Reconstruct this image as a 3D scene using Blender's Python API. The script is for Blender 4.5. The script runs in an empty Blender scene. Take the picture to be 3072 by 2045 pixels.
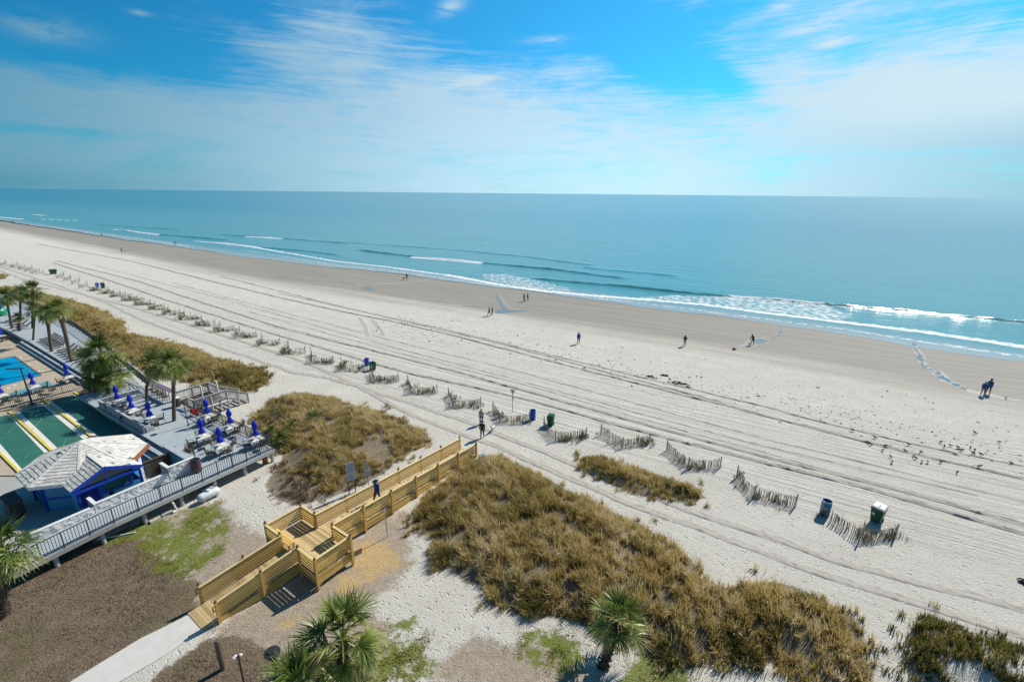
import bpy, bmesh, math, random
import numpy as np
from mathutils import Vector, Matrix

# ---------------------------------------------------------------- camera, sky, sun, exposure
rad = math.radians
SC = bpy.context.scene
COL = SC.collection
CAM_H, FPX, HORIZON, ROLL = 21.8, 1410.0, 579.0, 0.0091
SUN_AZ, SUN_EL = 47.0, 42.0
_th = math.atan((1022.5 - HORIZON) / FPX)
_r = math.atan(ROLL)
_F = np.array([0, math.cos(_th), -math.sin(_th)])
_U0 = np.array([0, math.sin(_th), math.cos(_th)])
_R0 = np.array([1.0, 0, 0])
_R = _R0 * math.cos(_r) + _U0 * math.sin(_r)
_U = _U0 * math.cos(_r) - _R0 * math.sin(_r)
cd = bpy.data.cameras.new('camera')
cam = bpy.data.objects.new('camera', cd)
COL.objects.link(cam)
cd.sensor_width = 36
cd.lens = 36 * FPX / 3072
cd.clip_start, cd.clip_end = 0.5, 60000
m3 = Matrix([[_R[i], _U[i], -_F[i]] for i in range(3)])
cam.matrix_world = Matrix.Translation((0, 0, CAM_H)) @ m3.to_4x4()
SC.camera = cam
SC.view_settings.view_transform = 'Standard'
SC.view_settings.look = 'None'
SC.view_settings.exposure = 0.15
SC.view_settings.gamma = 1.0
SC.view_settings.use_curve_mapping = False

sun_dir = Vector((math.sin(rad(SUN_AZ)) * math.cos(rad(SUN_EL)), math.cos(rad(SUN_AZ)) * math.cos(rad(SUN_EL)), math.sin(rad(SUN_EL))))
sl = bpy.data.lights.new('sun', 'SUN')
sl.energy, sl.angle, sl.color = 4.95, rad(0.5), (1.0, 0.93, 0.82)
so = bpy.data.objects.new('sun', sl)
COL.objects.link(so)
so.rotation_euler = (-sun_dir).to_track_quat('-Z', 'Y').to_euler()
so.location = (40, 40, 60)


class NT:
    """small helper to write node trees compactly"""
    def __init__(self, tree):
        self.t = tree
        tree.nodes.clear()

    def n(self, typ, ins=None, **kw):
        nd = self.t.nodes.new(typ)
        for k, v in kw.items():
            setattr(nd, k, v)
        for k, v in (ins or {}).items():
            s = nd.inputs[k]
            if isinstance(v, bpy.types.NodeSocket):
                self.t.links.new(v, s)
            elif isinstance(v, (tuple, list)) and s.type == 'RGBA' and len(v) == 3:
                s.default_value = (*v, 1)
            else:
                s.default_value = v
        return nd

    def m(self, op, a, b=0.0, c=0.0, clamp=False):
        return self.n('ShaderNodeMath', {0: a, 1: b, 2: c}, operation=op, use_clamp=clamp).outputs[0]

    def sstep(self, x, lo, hi, a=0.0, b=1.0):
        return self.n('ShaderNodeMapRange', {0: x, 1: lo, 2: hi, 3: a, 4: b}, interpolation_type='SMOOTHSTEP').outputs[0]

    def lin(self, x, lo, hi, a=0.0, b=1.0):
        return self.n('ShaderNodeMapRange', {0: x, 1: lo, 2: hi, 3: a, 4: b}).outputs[0]

    def mix(self, f, a, b, typ='MIX'):
        nd = self.n('ShaderNodeMix', data_type='RGBA', blend_type=typ)
        for i, v in ((0, f), (6, a), (7, b)):
            s = nd.inputs[i]
            if isinstance(v, bpy.types.NodeSocket):
                self.t.links.new(v, s)
            elif isinstance(v, (tuple, list)):
                s.default_value = (*v[:3], 1)
            else:
                s.default_value = v
        return nd.outputs[2]

    def noise(self, vec, scale, detail=3.0, rough=0.55, out=0, dist=0.0):
        return self.n('ShaderNodeTexNoise', {'Vector': vec, 'Scale': scale, 'Detail': detail, 'Roughness': rough, 'Distortion': dist}).outputs[out]

    def mapping(self, vec, scale=(1, 1, 1), rot=(0, 0, 0), loc=(0, 0, 0)):
        return self.n('ShaderNodeMapping', {'Vector': vec, 'Scale': scale, 'Rotation': rot, 'Location': loc}).outputs[0]

    def attr(self, name, out='Fac'):
        return self.n('ShaderNodeAttribute', attribute_name=name).outputs[out]


def pix_dir(px, py):
    d = _F * FPX + _R * (px - 1536) + _U * (1022.5 - py)
    return d / np.linalg.norm(d)


world = bpy.data.worlds.new('World')
SC.world = world
world.use_nodes = True
w = NT(world.node_tree)
sky = w.n('ShaderNodeTexSky', sky_type='NISHITA', sun_disc=False, sun_elevation=rad(SUN_EL), sun_rotation=rad(SUN_AZ), altitude=0.0, air_density=1.0, dust_density=0.6, ozone_density=2.5)
dirv = w.n('ShaderNodeTexCoord').outputs['Generated']
sx = w.n('ShaderNodeSeparateXYZ', {0: dirv})
az = w.m('ARCTAN2', sx.outputs[0], sx.outputs[1])
el = w.m('ARCSINE', sx.outputs[2])
azd = w.m('MULTIPLY', az, 57.2958)
eld = w.m('MULTIPLY', el, 57.2958)


def blob(px, py, sa, se, tilt=0.0):
    """soft patch of sky centred on the direction of the given point: angular half-widths in degrees"""
    d = pix_dir(px, py)
    a0, e0 = math.degrees(math.atan2(d[0], d[1])), math.degrees(math.asin(d[2]))
    da = w.m('SUBTRACT', azd, a0)
    de = w.m('SUBTRACT', eld, e0)
    c, s = math.cos(rad(tilt)), math.sin(rad(tilt))
    p = w.m('ADD', w.m('MULTIPLY', da, c / sa), w.m('MULTIPLY', de, s / sa))
    q = w.m('ADD', w.m('MULTIPLY', da, -s / se), w.m('MULTIPLY', de, c / se))
    r2 = w.m('ADD', w.m('MULTIPLY', p, p), w.m('MULTIPLY', q, q))
    return w.m('EXPONENT', w.m('MULTIPLY', r2, -1.0))


cv = w.n('ShaderNodeCombineXYZ', {0: w.m('MULTIPLY', azd, 0.075), 1: w.m('MULTIPLY', eld, 0.16), 2: 0.0}).outputs[0]
cvr = w.mapping(cv, rot=(0, 0, rad(-14)))
n1 = w.noise(cvr, 1.1, 8.0, 0.6, dist=0.6)
cvr2 = w.mapping(cv, scale=(0.7, 1.3, 1), rot=(0, 0, rad(-20)), loc=(3.3, 1.7, 0))
n2 = w.noise(cvr2, 2.6, 9.0, 0.68, dist=0.9)
cov = w.sstep(eld, 18.0, 5.0, 0.26, 0.80)
den = w.m('ADD', cov, w.m('MULTIPLY', w.m('SUBTRACT', n1, 0.5), 0.9))
den = w.m('ADD', den, w.m('MULTIPLY', w.m('SUBTRACT', n2, 0.5), 0.5))
for (px, py, sa, se, t, k) in ((1900, 130, 9, 2.6, -30, -0.75), (1500, 30, 9, 3.2, 0, -0.5), (2160, 235, 5, 1.2, -28, -0.5), (250, 120, 14, 3.0, -6, -0.75), (650, 10, 5, 2.5, 0, -0.3),
                               (60, 385, 9, 0.5, 0, -0.25), (2850, 455, 10, 0.5, 0, -0.2), (1250, 330, 20, 4.5, 0, 0.22), (950, 140, 10, 3.0, 14, 0.28), (2750, 300, 12, 3.4, -6, 0.42), (2500, 60, 8, 2.5, 14, 0.14), (420, 300, 14, 2.2, 0, 0.2)):
    den = w.m('ADD', den, w.m('MULTIPLY', blob(px, py, sa, se, t), k))
wisp = w.noise(w.mapping(cv, scale=(0.5, 3.2, 1), rot=(0, 0, rad(-16)), loc=(7.1, 0.4, 0)), 2.2, 9.0, 0.72, dist=1.4)
den = w.m('ADD', den, w.m('MULTIPLY', w.m('SUBTRACT', wisp, 0.5), 1.0))
cloud = w.sstep(den, 0.16, 0.98, 0.0, 0.92)
for (px, py, sa, se, t) in ((1640, 120, 2.2, 0.32, 4), (1440, 240, 3.0, 0.4, 10), (2450, 66, 3.2, 0.55, 8), (2500, 118, 1.6, 0.5, 8), (2340, 16, 1.3, 0.5, 5), (1350, 22, 1.5, 0.6, 20), (420, 40, 0.7, 0.2, 0), (130, 90, 2.6, 0.9, 0)):
    puff = w.m('MULTIPLY', blob(px, py, sa, se, t), w.sstep(n2, 0.3, 0.62))
    cloud = w.m('ADD', cloud, w.m('MULTIPLY', puff, 0.75), clamp=True)
side = w.m('MULTIPLY', w.sstep(azd, -58.0, 12.0), w.sstep(azd, 84.0, 12.0))
# thin high cloud, brighter towards the sun
ccol = w.mix(side, (1.1, 2.9, 4.1), w.mix(w.sstep(eld, 1.0, 9.0), (5.7, 8.0, 9.4), (5.4, 7.2, 8.4)))
ccol = w.mix(w.m('MULTIPLY', w.sstep(azd, 8.0, 40.0), w.sstep(eld, 3.0, 8.0)), ccol, (6.1, 7.4, 8.0))
tint = w.mix(1.0, sky.outputs[0], w.mix(side, (0.06, 0.62, 0.88), (0.16, 0.95, 1.28)), 'MULTIPLY')
tint = w.mix(w.sstep(eld, 22.0, 65.0, 0.0, 0.5), tint, (0.0, 0.12, 0.3))
base = w.mix(cloud, tint, ccol)
hz = w.sstep(eld, 3.2, 0.0, 0.0, 0.6)
base = w.mix(hz, base, w.mix(side, (0.35, 2.2, 3.4), (5.6, 8.2, 9.6)))
bg = w.n('ShaderNodeBackground', {'Color': base, 'Strength': 0.1})
w.n('ShaderNodeOutputWorld', {'Surface': bg.outputs[0]})

# ---------------------------------------------------------------- terrain height and picking points on it
BA = rad(120.0)                       # the shore runs along this bearing
BU = np.array([math.sin(BA), math.cos(BA)])
BV = np.array([-BU[1], BU[0]])        # towards the sea
HA = rad(122.0)                       # the hotel deck's own axes
HU = np.array([math.sin(HA), math.cos(HA)])
HV = np.array([-HU[1], HU[0]])
SEA_Z = -0.5


def zbeach(v):
    return np.where(v > 72.0, -(v - 72.0) * 0.022, 0.0)


def hit(px, py, z):
    d = _F * FPX + _R * (px - 1536) + _U * (1022.5 - py)
    t = (z - CAM_H) / d[2]
    return d * t + np.array([0, 0, CAM_H])


def at(px, py, z=0.0):
    """world point at height z for a spot measured in the photograph"""
    return Vector(hit(px, py, z))


def beach(px, py, dz=0.0):
    """same, on the sloping foreshore"""
    z = 0.0
    for _ in range(6):
        p = hit(px, py, z + dz)
        z = max(float(zbeach(p[:2] @ BV)), -0.9)
    return Vector((p[0], p[1], z + dz))


def bu(p):
    return p[0] * BU[0] + p[1] * BU[1], p[0] * BV[0] + p[1] * BV[1]


def frB(u, v, z=0.0):
    p = BU * u + BV * v
    return Vector((p[0], p[1], z))


def H(u, v, z=0.0):
    p = HU * u + HV * v
    return Vector((p[0], p[1], z))


# ---------------------------------------------------------------- objects
def put(name, mesh, parent=None, loc=None, rotz=0.0):
    o = bpy.data.objects.new(name, mesh)
    COL.objects.link(o)
    if parent is not None:
        o.parent = parent
    if loc is not None:
        o.location = loc
    o.rotation_euler = (0, 0, rotz)
    return o


def tag(o, label=None, cat=None, group=None, kind=None):
    if label: o['label'] = label
    if cat: o['category'] = cat
    if group: o['group'] = group
    if kind: o['kind'] = kind
    return o


def thing(name, loc=(0, 0, 0), rotz=0.0, label=None, cat=None, group=None):
    return tag(put(name, None, None, loc, rotz), label, cat, group)


def dup(o, loc=None, rotz=None, label=None, group=None, scale=None, parent=None):
    c = o.copy()
    COL.objects.link(c)
    if parent is not None: c.parent = parent
    if loc is not None: c.location = loc
    if rotz is not None: c.rotation_euler = (0, 0, rotz)
    if scale is not None: c.scale = (scale,) * 3 if isinstance(scale, (int, float)) else scale
    if label: c['label'] = label
    if group: c['group'] = group
    for ch in list(o.children):
        dup(ch, parent=c)
    return c


class MB:
    """collects shapes and links them as ONE mesh object"""
    def __init__(self):
        self.v, self.f, self.mi = [], [], []
        self.cur = 0

    def add(self, vs, fs):
        b = len(self.v)
        self.v.extend([tuple(p) for p in vs])
        self.f.extend([tuple(b + i for i in f) for f in fs])
        self.mi.extend([self.cur] * len(fs))
        return self

    def box(self, c, s, rz=0.0, M=None):
        hx, hy, hz = s[0] / 2, s[1] / 2, s[2] / 2
        c0, s0 = math.cos(rz), math.sin(rz)
        vs = []
        for z in (-hz, hz):
            for x, y in ((-hx, -hy), (hx, -hy), (hx, hy), (-hx, hy)):
                p = Vector((x * c0 - y * s0, x * s0 + y * c0, z))
                if M is not None: p = M @ Vector((x, y, z))
                vs.append((c[0] + p[0], c[1] + p[1], c[2] + p[2]))
        return self.add(vs, [(3, 2, 1, 0), (4, 5, 6, 7), (0, 1, 5, 4), (1, 2, 6, 5), (2, 3, 7, 6), (3, 0, 4, 7)])

    def bar(self, a, b, wd, th, up=(0, 0, 1)):
        """square bar from a to b, wd across (sideways), th along 'up'"""
        a, b = Vector(a), Vector(b)
        d = (b - a)
        L = d.length
        if L < 1e-6: return self
        d /= L
        upv = Vector(up)
        s = d.cross(upv)
        if s.length < 1e-4: s = d.cross(Vector((1, 0, 0)))
        s.normalize()
        t = s.cross(d).normalized()
        vs = []
        for p in (a, b):
            for i, j in ((-1, -1), (1, -1), (1, 1), (-1, 1)):
                vs.append(p + s * (wd / 2 * i) + t * (th / 2 * j))
        return self.add(vs, [(0, 1, 2, 3), (7, 6, 5, 4), (4, 5, 1, 0), (5, 6, 2, 1), (6, 7, 3, 2), (7, 4, 0, 3)])

    def tube(self, pts, rs, n=8, cap=True):
        pts = [Vector(p) for p in pts]
        if isinstance(rs, (int, float)): rs = [rs] * len(pts)
        vs, fs = [], []
        prev = None
        for i, p in enumerate(pts):
            d = (pts[min(i + 1, len(pts) - 1)] - pts[max(i - 1, 0)]).normalized()
            if prev is None:
                s = d.cross(Vector((0, 0, 1)))
                if s.length < 1e-3: s = Vector((1, 0, 0))
            else:
                s = prev - d * prev.dot(d)
            s.normalize()
            prev = s
            t = d.cross(s)
            for k in range(n):
                an = 2 * math.pi * k / n
                vs.append(p + (s * math.cos(an) + t * math.sin(an)) * rs[i])
        for i in range(len(pts) - 1):
            for k in range(n):
                a, b = i * n + k, i * n + (k + 1) % n
                fs.append((a, b, b + n, a + n))
        if cap:
            fs.append(tuple(reversed(range(n))))
            fs.append(tuple(range((len(pts) - 1) * n, len(pts) * n)))
        return self.add(vs, fs)

    def lathe(self, prof, c=(0, 0, 0), n=12, closed=True):
        vs, fs = [], []
        for r, z in prof:
            for k in range(n):
                an = 2 * math.pi * k / n
                vs.append((c[0] + r * math.cos(an), c[1] + r * math.sin(an), c[2] + z))
        for i in range(len(prof) - 1):
            for k in range(n):
                a, b = i * n + k, i * n + (k + 1) % n
                fs.append((a, b, b + n, a + n))
        if closed:
            fs.append(tuple(reversed(range(n))))
            fs.append(tuple(range((len(prof) - 1) * n, len(prof) * n)))
        return self.add(vs, fs)

    def prism(self, poly, z0, z1):
        n = len(poly)
        area = sum(poly[i][0] * poly[(i + 1) % n][1] - poly[(i + 1) % n][0] * poly[i][1] for i in range(n))
        if area < 0: poly = list(reversed(poly))
        vs = [(p[0], p[1], z0) for p in poly] + [(p[0], p[1], z1) for p in poly]
        fs = [tuple(reversed(range(n))), tuple(range(n, 2 * n))]
        fs += [(i, (i + 1) % n, n + (i + 1) % n, n + i) for i in range(n)]
        return self.add(vs, fs)

    def sphere(self, c, r, nu=10, nv=6):
        if isinstance(r, (int, float)): r = (r, r, r)
        vs, fs = [(c[0], c[1], c[2] - r[2])], []
        for i in range(1, nv):
            ph = -math.pi / 2 + math.pi * i / nv
            for k in range(nu):
                an = 2 * math.pi * k / nu
                vs.append((c[0] + r[0] * math.cos(ph) * math.cos(an), c[1] + r[1] * math.cos(ph) * math.sin(an), c[2] + r[2] * math.sin(ph)))
        vs.append((c[0], c[1], c[2] + r[2]))
        for k in range(nu):
            fs.append((0, 1 + (k + 1) % nu, 1 + k))
            fs.append((len(vs) - 1, len(vs) - 1 - nu + k, len(vs) - 1 - nu + (k + 1) % nu))
        for i in range(nv - 2):
            for k in range(nu):
                a, b = 1 + i * nu + k, 1 + i * nu + (k + 1) % nu
                fs.append((a, b, b + nu, a + nu))
        return self.add(vs, fs)

    def mesh(self, name, mats, smooth=False):
        me = bpy.data.meshes.new(name)
        me.from_pydata(self.v, [], self.f)
        for m_ in (mats if isinstance(mats, (list, tuple)) else [mats]):
            me.materials.append(m_)
        if any(self.mi): me.polygons.foreach_set('material_index', self.mi)
        if smooth: me.polygons.foreach_set('use_smooth', [True] * len(me.polygons))
        me.update()
        return me

    def build(self, name, mats, parent=None, smooth=False, loc=None, rotz=0.0):
        return put(name, self.mesh(name, mats, smooth), parent, loc, rotz)


def np_mesh(name, verts, faces, mats, floats=None, smooth=False, colors=None):
    """fast mesh from arrays: faces is a list of arrays (n,3) or (n,4)"""
    me = bpy.data.meshes.new(name)
    verts = np.asarray(verts, dtype=np.float32)
    me.vertices.add(len(verts))
    me.vertices.foreach_set('co', verts.ravel())
    tot = np.concatenate([np.full(len(f), f.shape[1], dtype=np.int32) for f in faces])
    idx = np.concatenate([f.ravel() for f in faces]).astype(np.int32)
    me.loops.add(len(idx))
    me.loops.foreach_set('vertex_index', idx)
    me.polygons.add(len(tot))
    st = np.concatenate([[0], np.cumsum(tot)[:-1]]).astype(np.int32)
    me.polygons.foreach_set('loop_start', st)
    me.polygons.foreach_set('loop_total', tot)
    for k, arr in (floats or {}).items():
        a = me.attributes.new(k, 'FLOAT', 'POINT')
        a.data.foreach_set('value', np.asarray(arr, dtype=np.float32))
    for k, arr in (colors or {}).items():
        a = me.attributes.new(k, 'FLOAT_COLOR', 'POINT')
        a.data.foreach_set('color', np.asarray(arr, dtype=np.float32).ravel())
    if smooth: me.polygons.foreach_set('use_smooth', np.ones(len(tot), dtype=bool))
    for m_ in (mats if isinstance(mats, (list, tuple)) else [mats]):
        me.materials.append(m_)
    me.update(calc_edges=True)
    me.validate()
    return me


# ---------------------------------------------------------------- materials
def mat(name, col, rough=0.6, var=0.15, scale=6.0, metal=0.0, bump=0.0, spec=0.4, stretch=(1, 1, 1), col2=None, coord='Object', island=0.0):
    m = bpy.data.materials.new(name)
    m.use_nodes = True
    t = NT(m.node_tree)
    tc = t.n('ShaderNodeTexCoord').outputs[coord]
    mp = t.mapping(tc, scale=stretch)
    nz = t.noise(mp, scale, 5.0, 0.6)
    f = t.lin(nz, 0.3, 0.7)
    a = tuple(c * (1 - var) for c in col)
    b = col2 if col2 else tuple(min(1, c * (1 + var)) for c in col)
    c = t.mix(f, a, b)
    if island:
        ri = t.n('ShaderNodeNewGeometry').outputs['Random Per Island']
        c = t.mix(1.0, c, t.n('ShaderNodeCombineColor', {0: t.lin(ri, 0, 1, 1 - island, 1 + island * .7), 1: t.lin(ri, 0, 1, 1 - island, 1 + island * .75), 2: t.lin(ri, 0, 1, 1 - island * .9, 1 + island)}).outputs[0], 'MULTIPLY')
    ins = {'Base Color': c, 'Roughness': rough, 'Metallic': metal, 'Specular IOR Level': spec}
    if bump:
        ins['Normal'] = t.n('ShaderNodeBump', {'Height': nz, 'Strength': 0.6, 'Distance': bump}).outputs[0]
    b_ = t.n('ShaderNodeBsdfPrincipled', ins)
    t.n('ShaderNodeOutputMaterial', {'Surface': b_.outputs[0]})
    return m


M = {}
def wood(name, c1, c2, rough=0.65, ax='x', isl=0.36):
    st = {'x': (0.6, 9, 9), 'y': (9, 0.6, 9), 'z': (9, 9, 0.6)}[ax]
    M[name] = mat(name, c1, rough, 0.0, 2.2, bump=0.004, stretch=st, col2=c2, island=isl)
wood('pine', (0.48, 0.295, 0.065), (0.70, 0.475, 0.15))
wood('pine_floor', (0.44, 0.32, 0.14), (0.58, 0.43, 0.21))
wood('pine_cap', (0.58, 0.42, 0.17), (0.76, 0.61, 0.33), isl=.18)
wood('grey_wood', (0.30, 0.285, 0.25), (0.46, 0.44, 0.40))
wood('dark_wood', (0.05, 0.035, 0.025), (0.10, 0.07, 0.05))
wood('slat', (0.12, 0.102, 0.08), (0.24, 0.205, 0.165), ax='z', isl=.45)
M['deck'] = mat('deck', (0.37, 0.41, 0.44), 0.6, 0.10, 1.2)
M['deck_side'] = mat('deck_side', (0.22, 0.26, 0.29), 0.6, 0.12, 2.0)
M['concrete'] = mat('concrete', (0.55, 0.53, 0.50), 0.8, 0.07, 1.5)
M['slab'] = mat('slab', (0.42, 0.40, 0.33), 0.8, 0.12, 5)
M['black'] = mat('black', (0.025, 0.028, 0.03), 0.45, 0.2, 8)
M['iron'] = mat('iron', (0.035, 0.05, 0.06), 0.5, 0.2, 8)
M['wicker'] = mat('wicker', (0.075, 0.062, 0.05), 0.6, 0.3, 30)
M['white'] = mat('white', (0.78, 0.78, 0.76), 0.5, 0.05, 4)
M['tabletop'] = mat('tabletop', (0.62, 0.58, 0.52), 0.5, 0.12, 9)
M['lid_white'] = mat('lid_white', (0.56, 0.56, 0.54), 0.5, 0.12, 6)
M['umbrella'] = mat('umbrella', (0.006, 0.035, 0.50), 0.7, 0.15, 5)
M['blue_plastic'] = mat('blue_plastic', (0.006, 0.07, 0.42), 0.4, 0.12, 4)
M['teal_plastic'] = mat('teal_plastic', (0.01, 0.14, 0.30), 0.4, 0.12, 4)
M['green_plastic'] = mat('green_plastic', (0.01, 0.085, 0.04), 0.45, 0.15, 4)
M['maroon'] = mat('maroon', (0.085, 0.03, 0.035), 0.5, 0.2, 6)
M['purple'] = mat('purple', (0.16, 0.12, 0.17), 0.5, 0.12, 5)
M['red'] = mat('red', (0.45, 0.035, 0.02), 0.5, 0.15, 5)
M['tank'] = mat('tank', (0.62, 0.66, 0.68), 0.4, 0.08, 3)
M['tank_grey'] = mat('tank_grey', (0.20, 0.24, 0.27), 0.5, 0.1, 3)
M['sign_grey'] = mat('sign_grey', (0.42, 0.47, 0.52), 0.5, 0.08, 3)
M['sign_line'] = mat('sign_line', (0.24, 0.28, 0.33), 0.6, 0.1, 3)
M['trim_blue'] = mat('trim_blue', (0.008, 0.055, 0.42), 0.5, 0.12, 3)
M['wall_blue'] = mat('wall_blue', (0.04, 0.24, 0.42), 0.6, 0.1, 2)
M['hut_white'] = mat('hut_white', (0.66, 0.68, 0.68), 0.7, 0.06, 2)
M['pane_green'] = mat('pane_green', (0.03, 0.13, 0.12), 0.25, 0.2, 2)
M['rust_wood'] = mat('rust_wood', (0.28, 0.10, 0.045), 0.7, 0.3, 6, bump=0.01)
M['yellow'] = mat('yellow', (0.66, 0.53, 0.08), 0.6, 0.18, 3)
M['court'] = mat('court', (0.035, 0.145, 0.105), 0.5, 0.16, 0.7)
M['court_white'] = mat('court_white', (0.66, 0.65, 0.60), 0.7, 0.08, 2)
M['faint_line'] = mat('faint_line', (0.17, 0.29, 0.25), 0.6, 0.3, 3)
M['paving'] = mat('paving', (0.42, 0.35, 0.27), 0.8, 0.10, 1.3)
M['paving_grey'] = mat('paving_grey', (0.36, 0.36, 0.34), 0.8, 0.12, 1.0)
M['joint'] = mat('joint', (0.10, 0.09, 0.08), 0.8, 0.1, 3)
M['trunk'] = mat('trunk', (0.115, 0.09, 0.065), 0.85, 0.45, 9, bump=0.03, stretch=(1, 1, 3))
M['trunk_dark'] = mat('trunk_dark', (0.065, 0.05, 0.036), 0.9, 0.5, 9, bump=0.04)
M['skin'] = mat('skin', (0.42, 0.25, 0.18), 0.6, 0.05, 8)
M['bird'] = mat('bird', (0.075, 0.075, 0.08), 0.7, 0.5, 10)
M['debris'] = mat('debris', (0.03, 0.027, 0.022), 0.8, 0.4, 8)
# ---------------------------------------------------------------- ground: sand, dune soil, lawn mulch in one sheet
rng = np.random.default_rng(7)
random.seed(7)


def P2(lst, z=0.0):
    return np.array([hit(x, y, z)[:2] for x, y in lst])


def sdist(P, poly):
    """signed distance to a polygon, positive inside"""
    x, y = P[:, 0], P[:, 1]
    n = len(poly)
    ins = np.zeros(len(P), bool)
    d = np.full(len(P), 1e9)
    for i in range(n):
        a, b = poly[i], poly[(i + 1) % n]
        c = ((a[1] > y) != (b[1] > y))
        with np.errstate(divide='ignore', invalid='ignore'):
            xi = (b[0] - a[0]) * (y - a[1]) / (b[1] - a[1]) + a[0]
        ins ^= c & (x < xi)
        ab = b - a
        t = np.clip(((P - a) @ ab) / max(ab @ ab, 1e-9), 0, 1)
        q = a + t[:, None] * ab
        d = np.minimum(d, np.hypot(x - q[:, 0], y - q[:, 1]))
    return np.where(ins, d, -d)


def ss(x, a, b):
    t = np.clip((x - a) / (b - a), 0, 1)
    return t * t * (3 - 2 * t)


PATCH = {
    'A': P2([(1240, 1565), (1262, 1510), (1300, 1470), (1345, 1430), (1390, 1395), (1440, 1375), (1480, 1362), (1540, 1385), (1640, 1432), (1720, 1480), (1800, 1515), (1880, 1555), (1950, 1590), (2035, 1640),
             (2085, 1690), (2110, 1730), (2175, 1765), (2230, 1750), (2320, 1745), (2400, 1765), (2450, 1790), (2500, 1815), (2555, 1830), (2575, 1880), (2595, 1930), (2612, 1980), (2625, 2075),
             (2390, 2075), (2350, 1995), (2265, 1985), (2120, 2000), (2040, 2003), (1985, 1992), (1935, 1955), (1870, 1915), (1790, 1893), (1745, 1868), (1700, 1856), (1607, 1852), (1561, 1842), (1497, 1832), (1463, 1797), (1455, 1755), (1387, 1745), (1361, 1708), (1298, 1712), (1280, 1660), (1300, 1600), (1255, 1590)]),
    'B': P2([(1738, 1375), (1790, 1368), (1850, 1390), (1930, 1415), (2010, 1440), (2080, 1468), (2120, 1495), (2085, 1500), (2015, 1490), (1965, 1500), (1900, 1475), (1840, 1455), (1775, 1425), (1742, 1400)]),
    'C': P2([(2700, 1865), (2760, 1850), (2860, 1868), (2950, 1905), (3010, 1925), (3090, 1945), (3110, 2080), (2760, 2080), (2715, 2005), (2675, 1960), (2672, 1925), (2715, 1910)]),
    'D': P2([(745, 1262), (775, 1235), (830, 1195), (900, 1180), (1000, 1195), (1100, 1225), (1200, 1255), (1280, 1300), (1298, 1328), (1240, 1355), (1170, 1400), (1080, 1440), (1000, 1470), (950, 1460), (880, 1420), (845, 1385), (850, 1350), (800, 1335), (775, 1290)]),
    'D2': P2([(850, 1380), (950, 1450), (1060, 1440), (1150, 1400), (1180, 1400), (1090, 1455), (1000, 1490), (900, 1520), (830, 1500), (790, 1455), (820, 1410)]),
    'E': P2([(-40, 870), (60, 865), (140, 885), (250, 912), (330, 945), (372, 975), (375, 1000), (450, 1015), (580, 1045), (670, 1080), (740, 1095), (805, 1125), (800, 1152), (740, 1182), (650, 1168), (560, 1150), (480, 1128), (400, 1095), (330, 1030), (230, 975), (120, 925), (-40, 890)]),
    'E2': P2([(-40, 822), (10, 826), (16, 836), (-40, 842)]),
}
MOUND = [('A', 0.55, 2.2), ('B', 0.3, 1.0), ('C', 0.4, 1.2), ('D', 0.7, 3.0), ('E', 0.9, 4.0)]


def zground(P):
    P = np.atleast_2d(np.asarray(P, float))[:, :2]
    z = zbeach(P @ BV).astype(float)
    for k, h, s in MOUND:
        z = z + h * ss(sdist(P, PATCH[k]), 0.1, s)
    return z


MULCH = [P2([(-60, 1640), (60, 1700), (230, 1625), (420, 1600), (500, 1680), (600, 1760), (585, 1835), (470, 1900), (330, 1990), (180, 2080), (-60, 2080)]),
         P2([(400, 2080), (600, 1925), (690, 1905), (800, 1945), (900, 1990), (930, 2080)])]
TAN = [P2([(600, 1600), (700, 1560), (800, 1600), (830, 1690), (760, 1700), (690, 1760), (600, 1830), (540, 1850), (560, 1760)]),
       P2([(640, 1880), (860, 1760), (1050, 1640), (1120, 1560), (1220, 1530), (1230, 1700), (1150, 1780), (1080, 1830), (1180, 1880), (1200, 1980), (1100, 2080), (700, 2080), (640, 1960)]),
       P2([(1300, 2000), (1420, 1900), (1520, 1930), (1640, 1900), (1740, 1960), (1790, 2010), (1830, 2080), (1290, 2080)])]
GREEN = [P2([(310, 1620), (420, 1565), (480, 1545), (500, 1560), (440, 1600), (420, 1625), (330, 1640)]),
         P2([(440, 1700), (520, 1660), (560, 1700), (640, 1640), (680, 1640), (640, 1690), (560, 1730), (480, 1730)]),
         P2([(540, 1560), (620, 1520), (660, 1530), (640, 1570), (560, 1600)]), P2([(560, 1585), (600, 1575), (612, 1600), (575, 1610)]),
         P2([(1195, 1860), (1240, 1850), (1250, 1890), (1200, 1900)]), P2([(1610, 1880), (1720, 1900), (1760, 1960), (1640, 1960), (1590, 1920)]), P2([(1900, 1960), (2050, 1960), (2100, 2080), (1860, 2080)])]
DRYLAWN = [P2([(380, 1640), (430, 1585), (560, 1525), (660, 1500), (700, 1540), (690, 1620), (650, 1690), (560, 1750), (470, 1730), (400, 1690)]), P2([(1120, 1870), (1300, 1890), (1330, 2000), (1250, 2080), (1080, 2080), (1090, 1960)]), P2([(1560, 1870), (1700, 1880), (1790, 1960), (1760, 2040), (1600, 2030), (1540, 1950)]), P2([(1880, 1975), (2060, 1985), (2160, 2080), (1840, 2080)])]
SAW = [P2([(1060, 1640), (1120, 1610), (1190, 1640), (1220, 1690), (1160, 1730), (1080, 1760), (1060, 1700)]), P2([(830, 1850), (900, 1830), (890, 1880), (820, 1890)]), P2([(940, 1520), (1010, 1500), (990, 1540), (945, 1550)]), P2([(1000, 1730), (1100, 1700), (1090, 1790), (1010, 1790)])]
LITTER = [PATCH[k] for k in ('A', 'B', 'D', 'D2', 'E', 'E2')]


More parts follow.
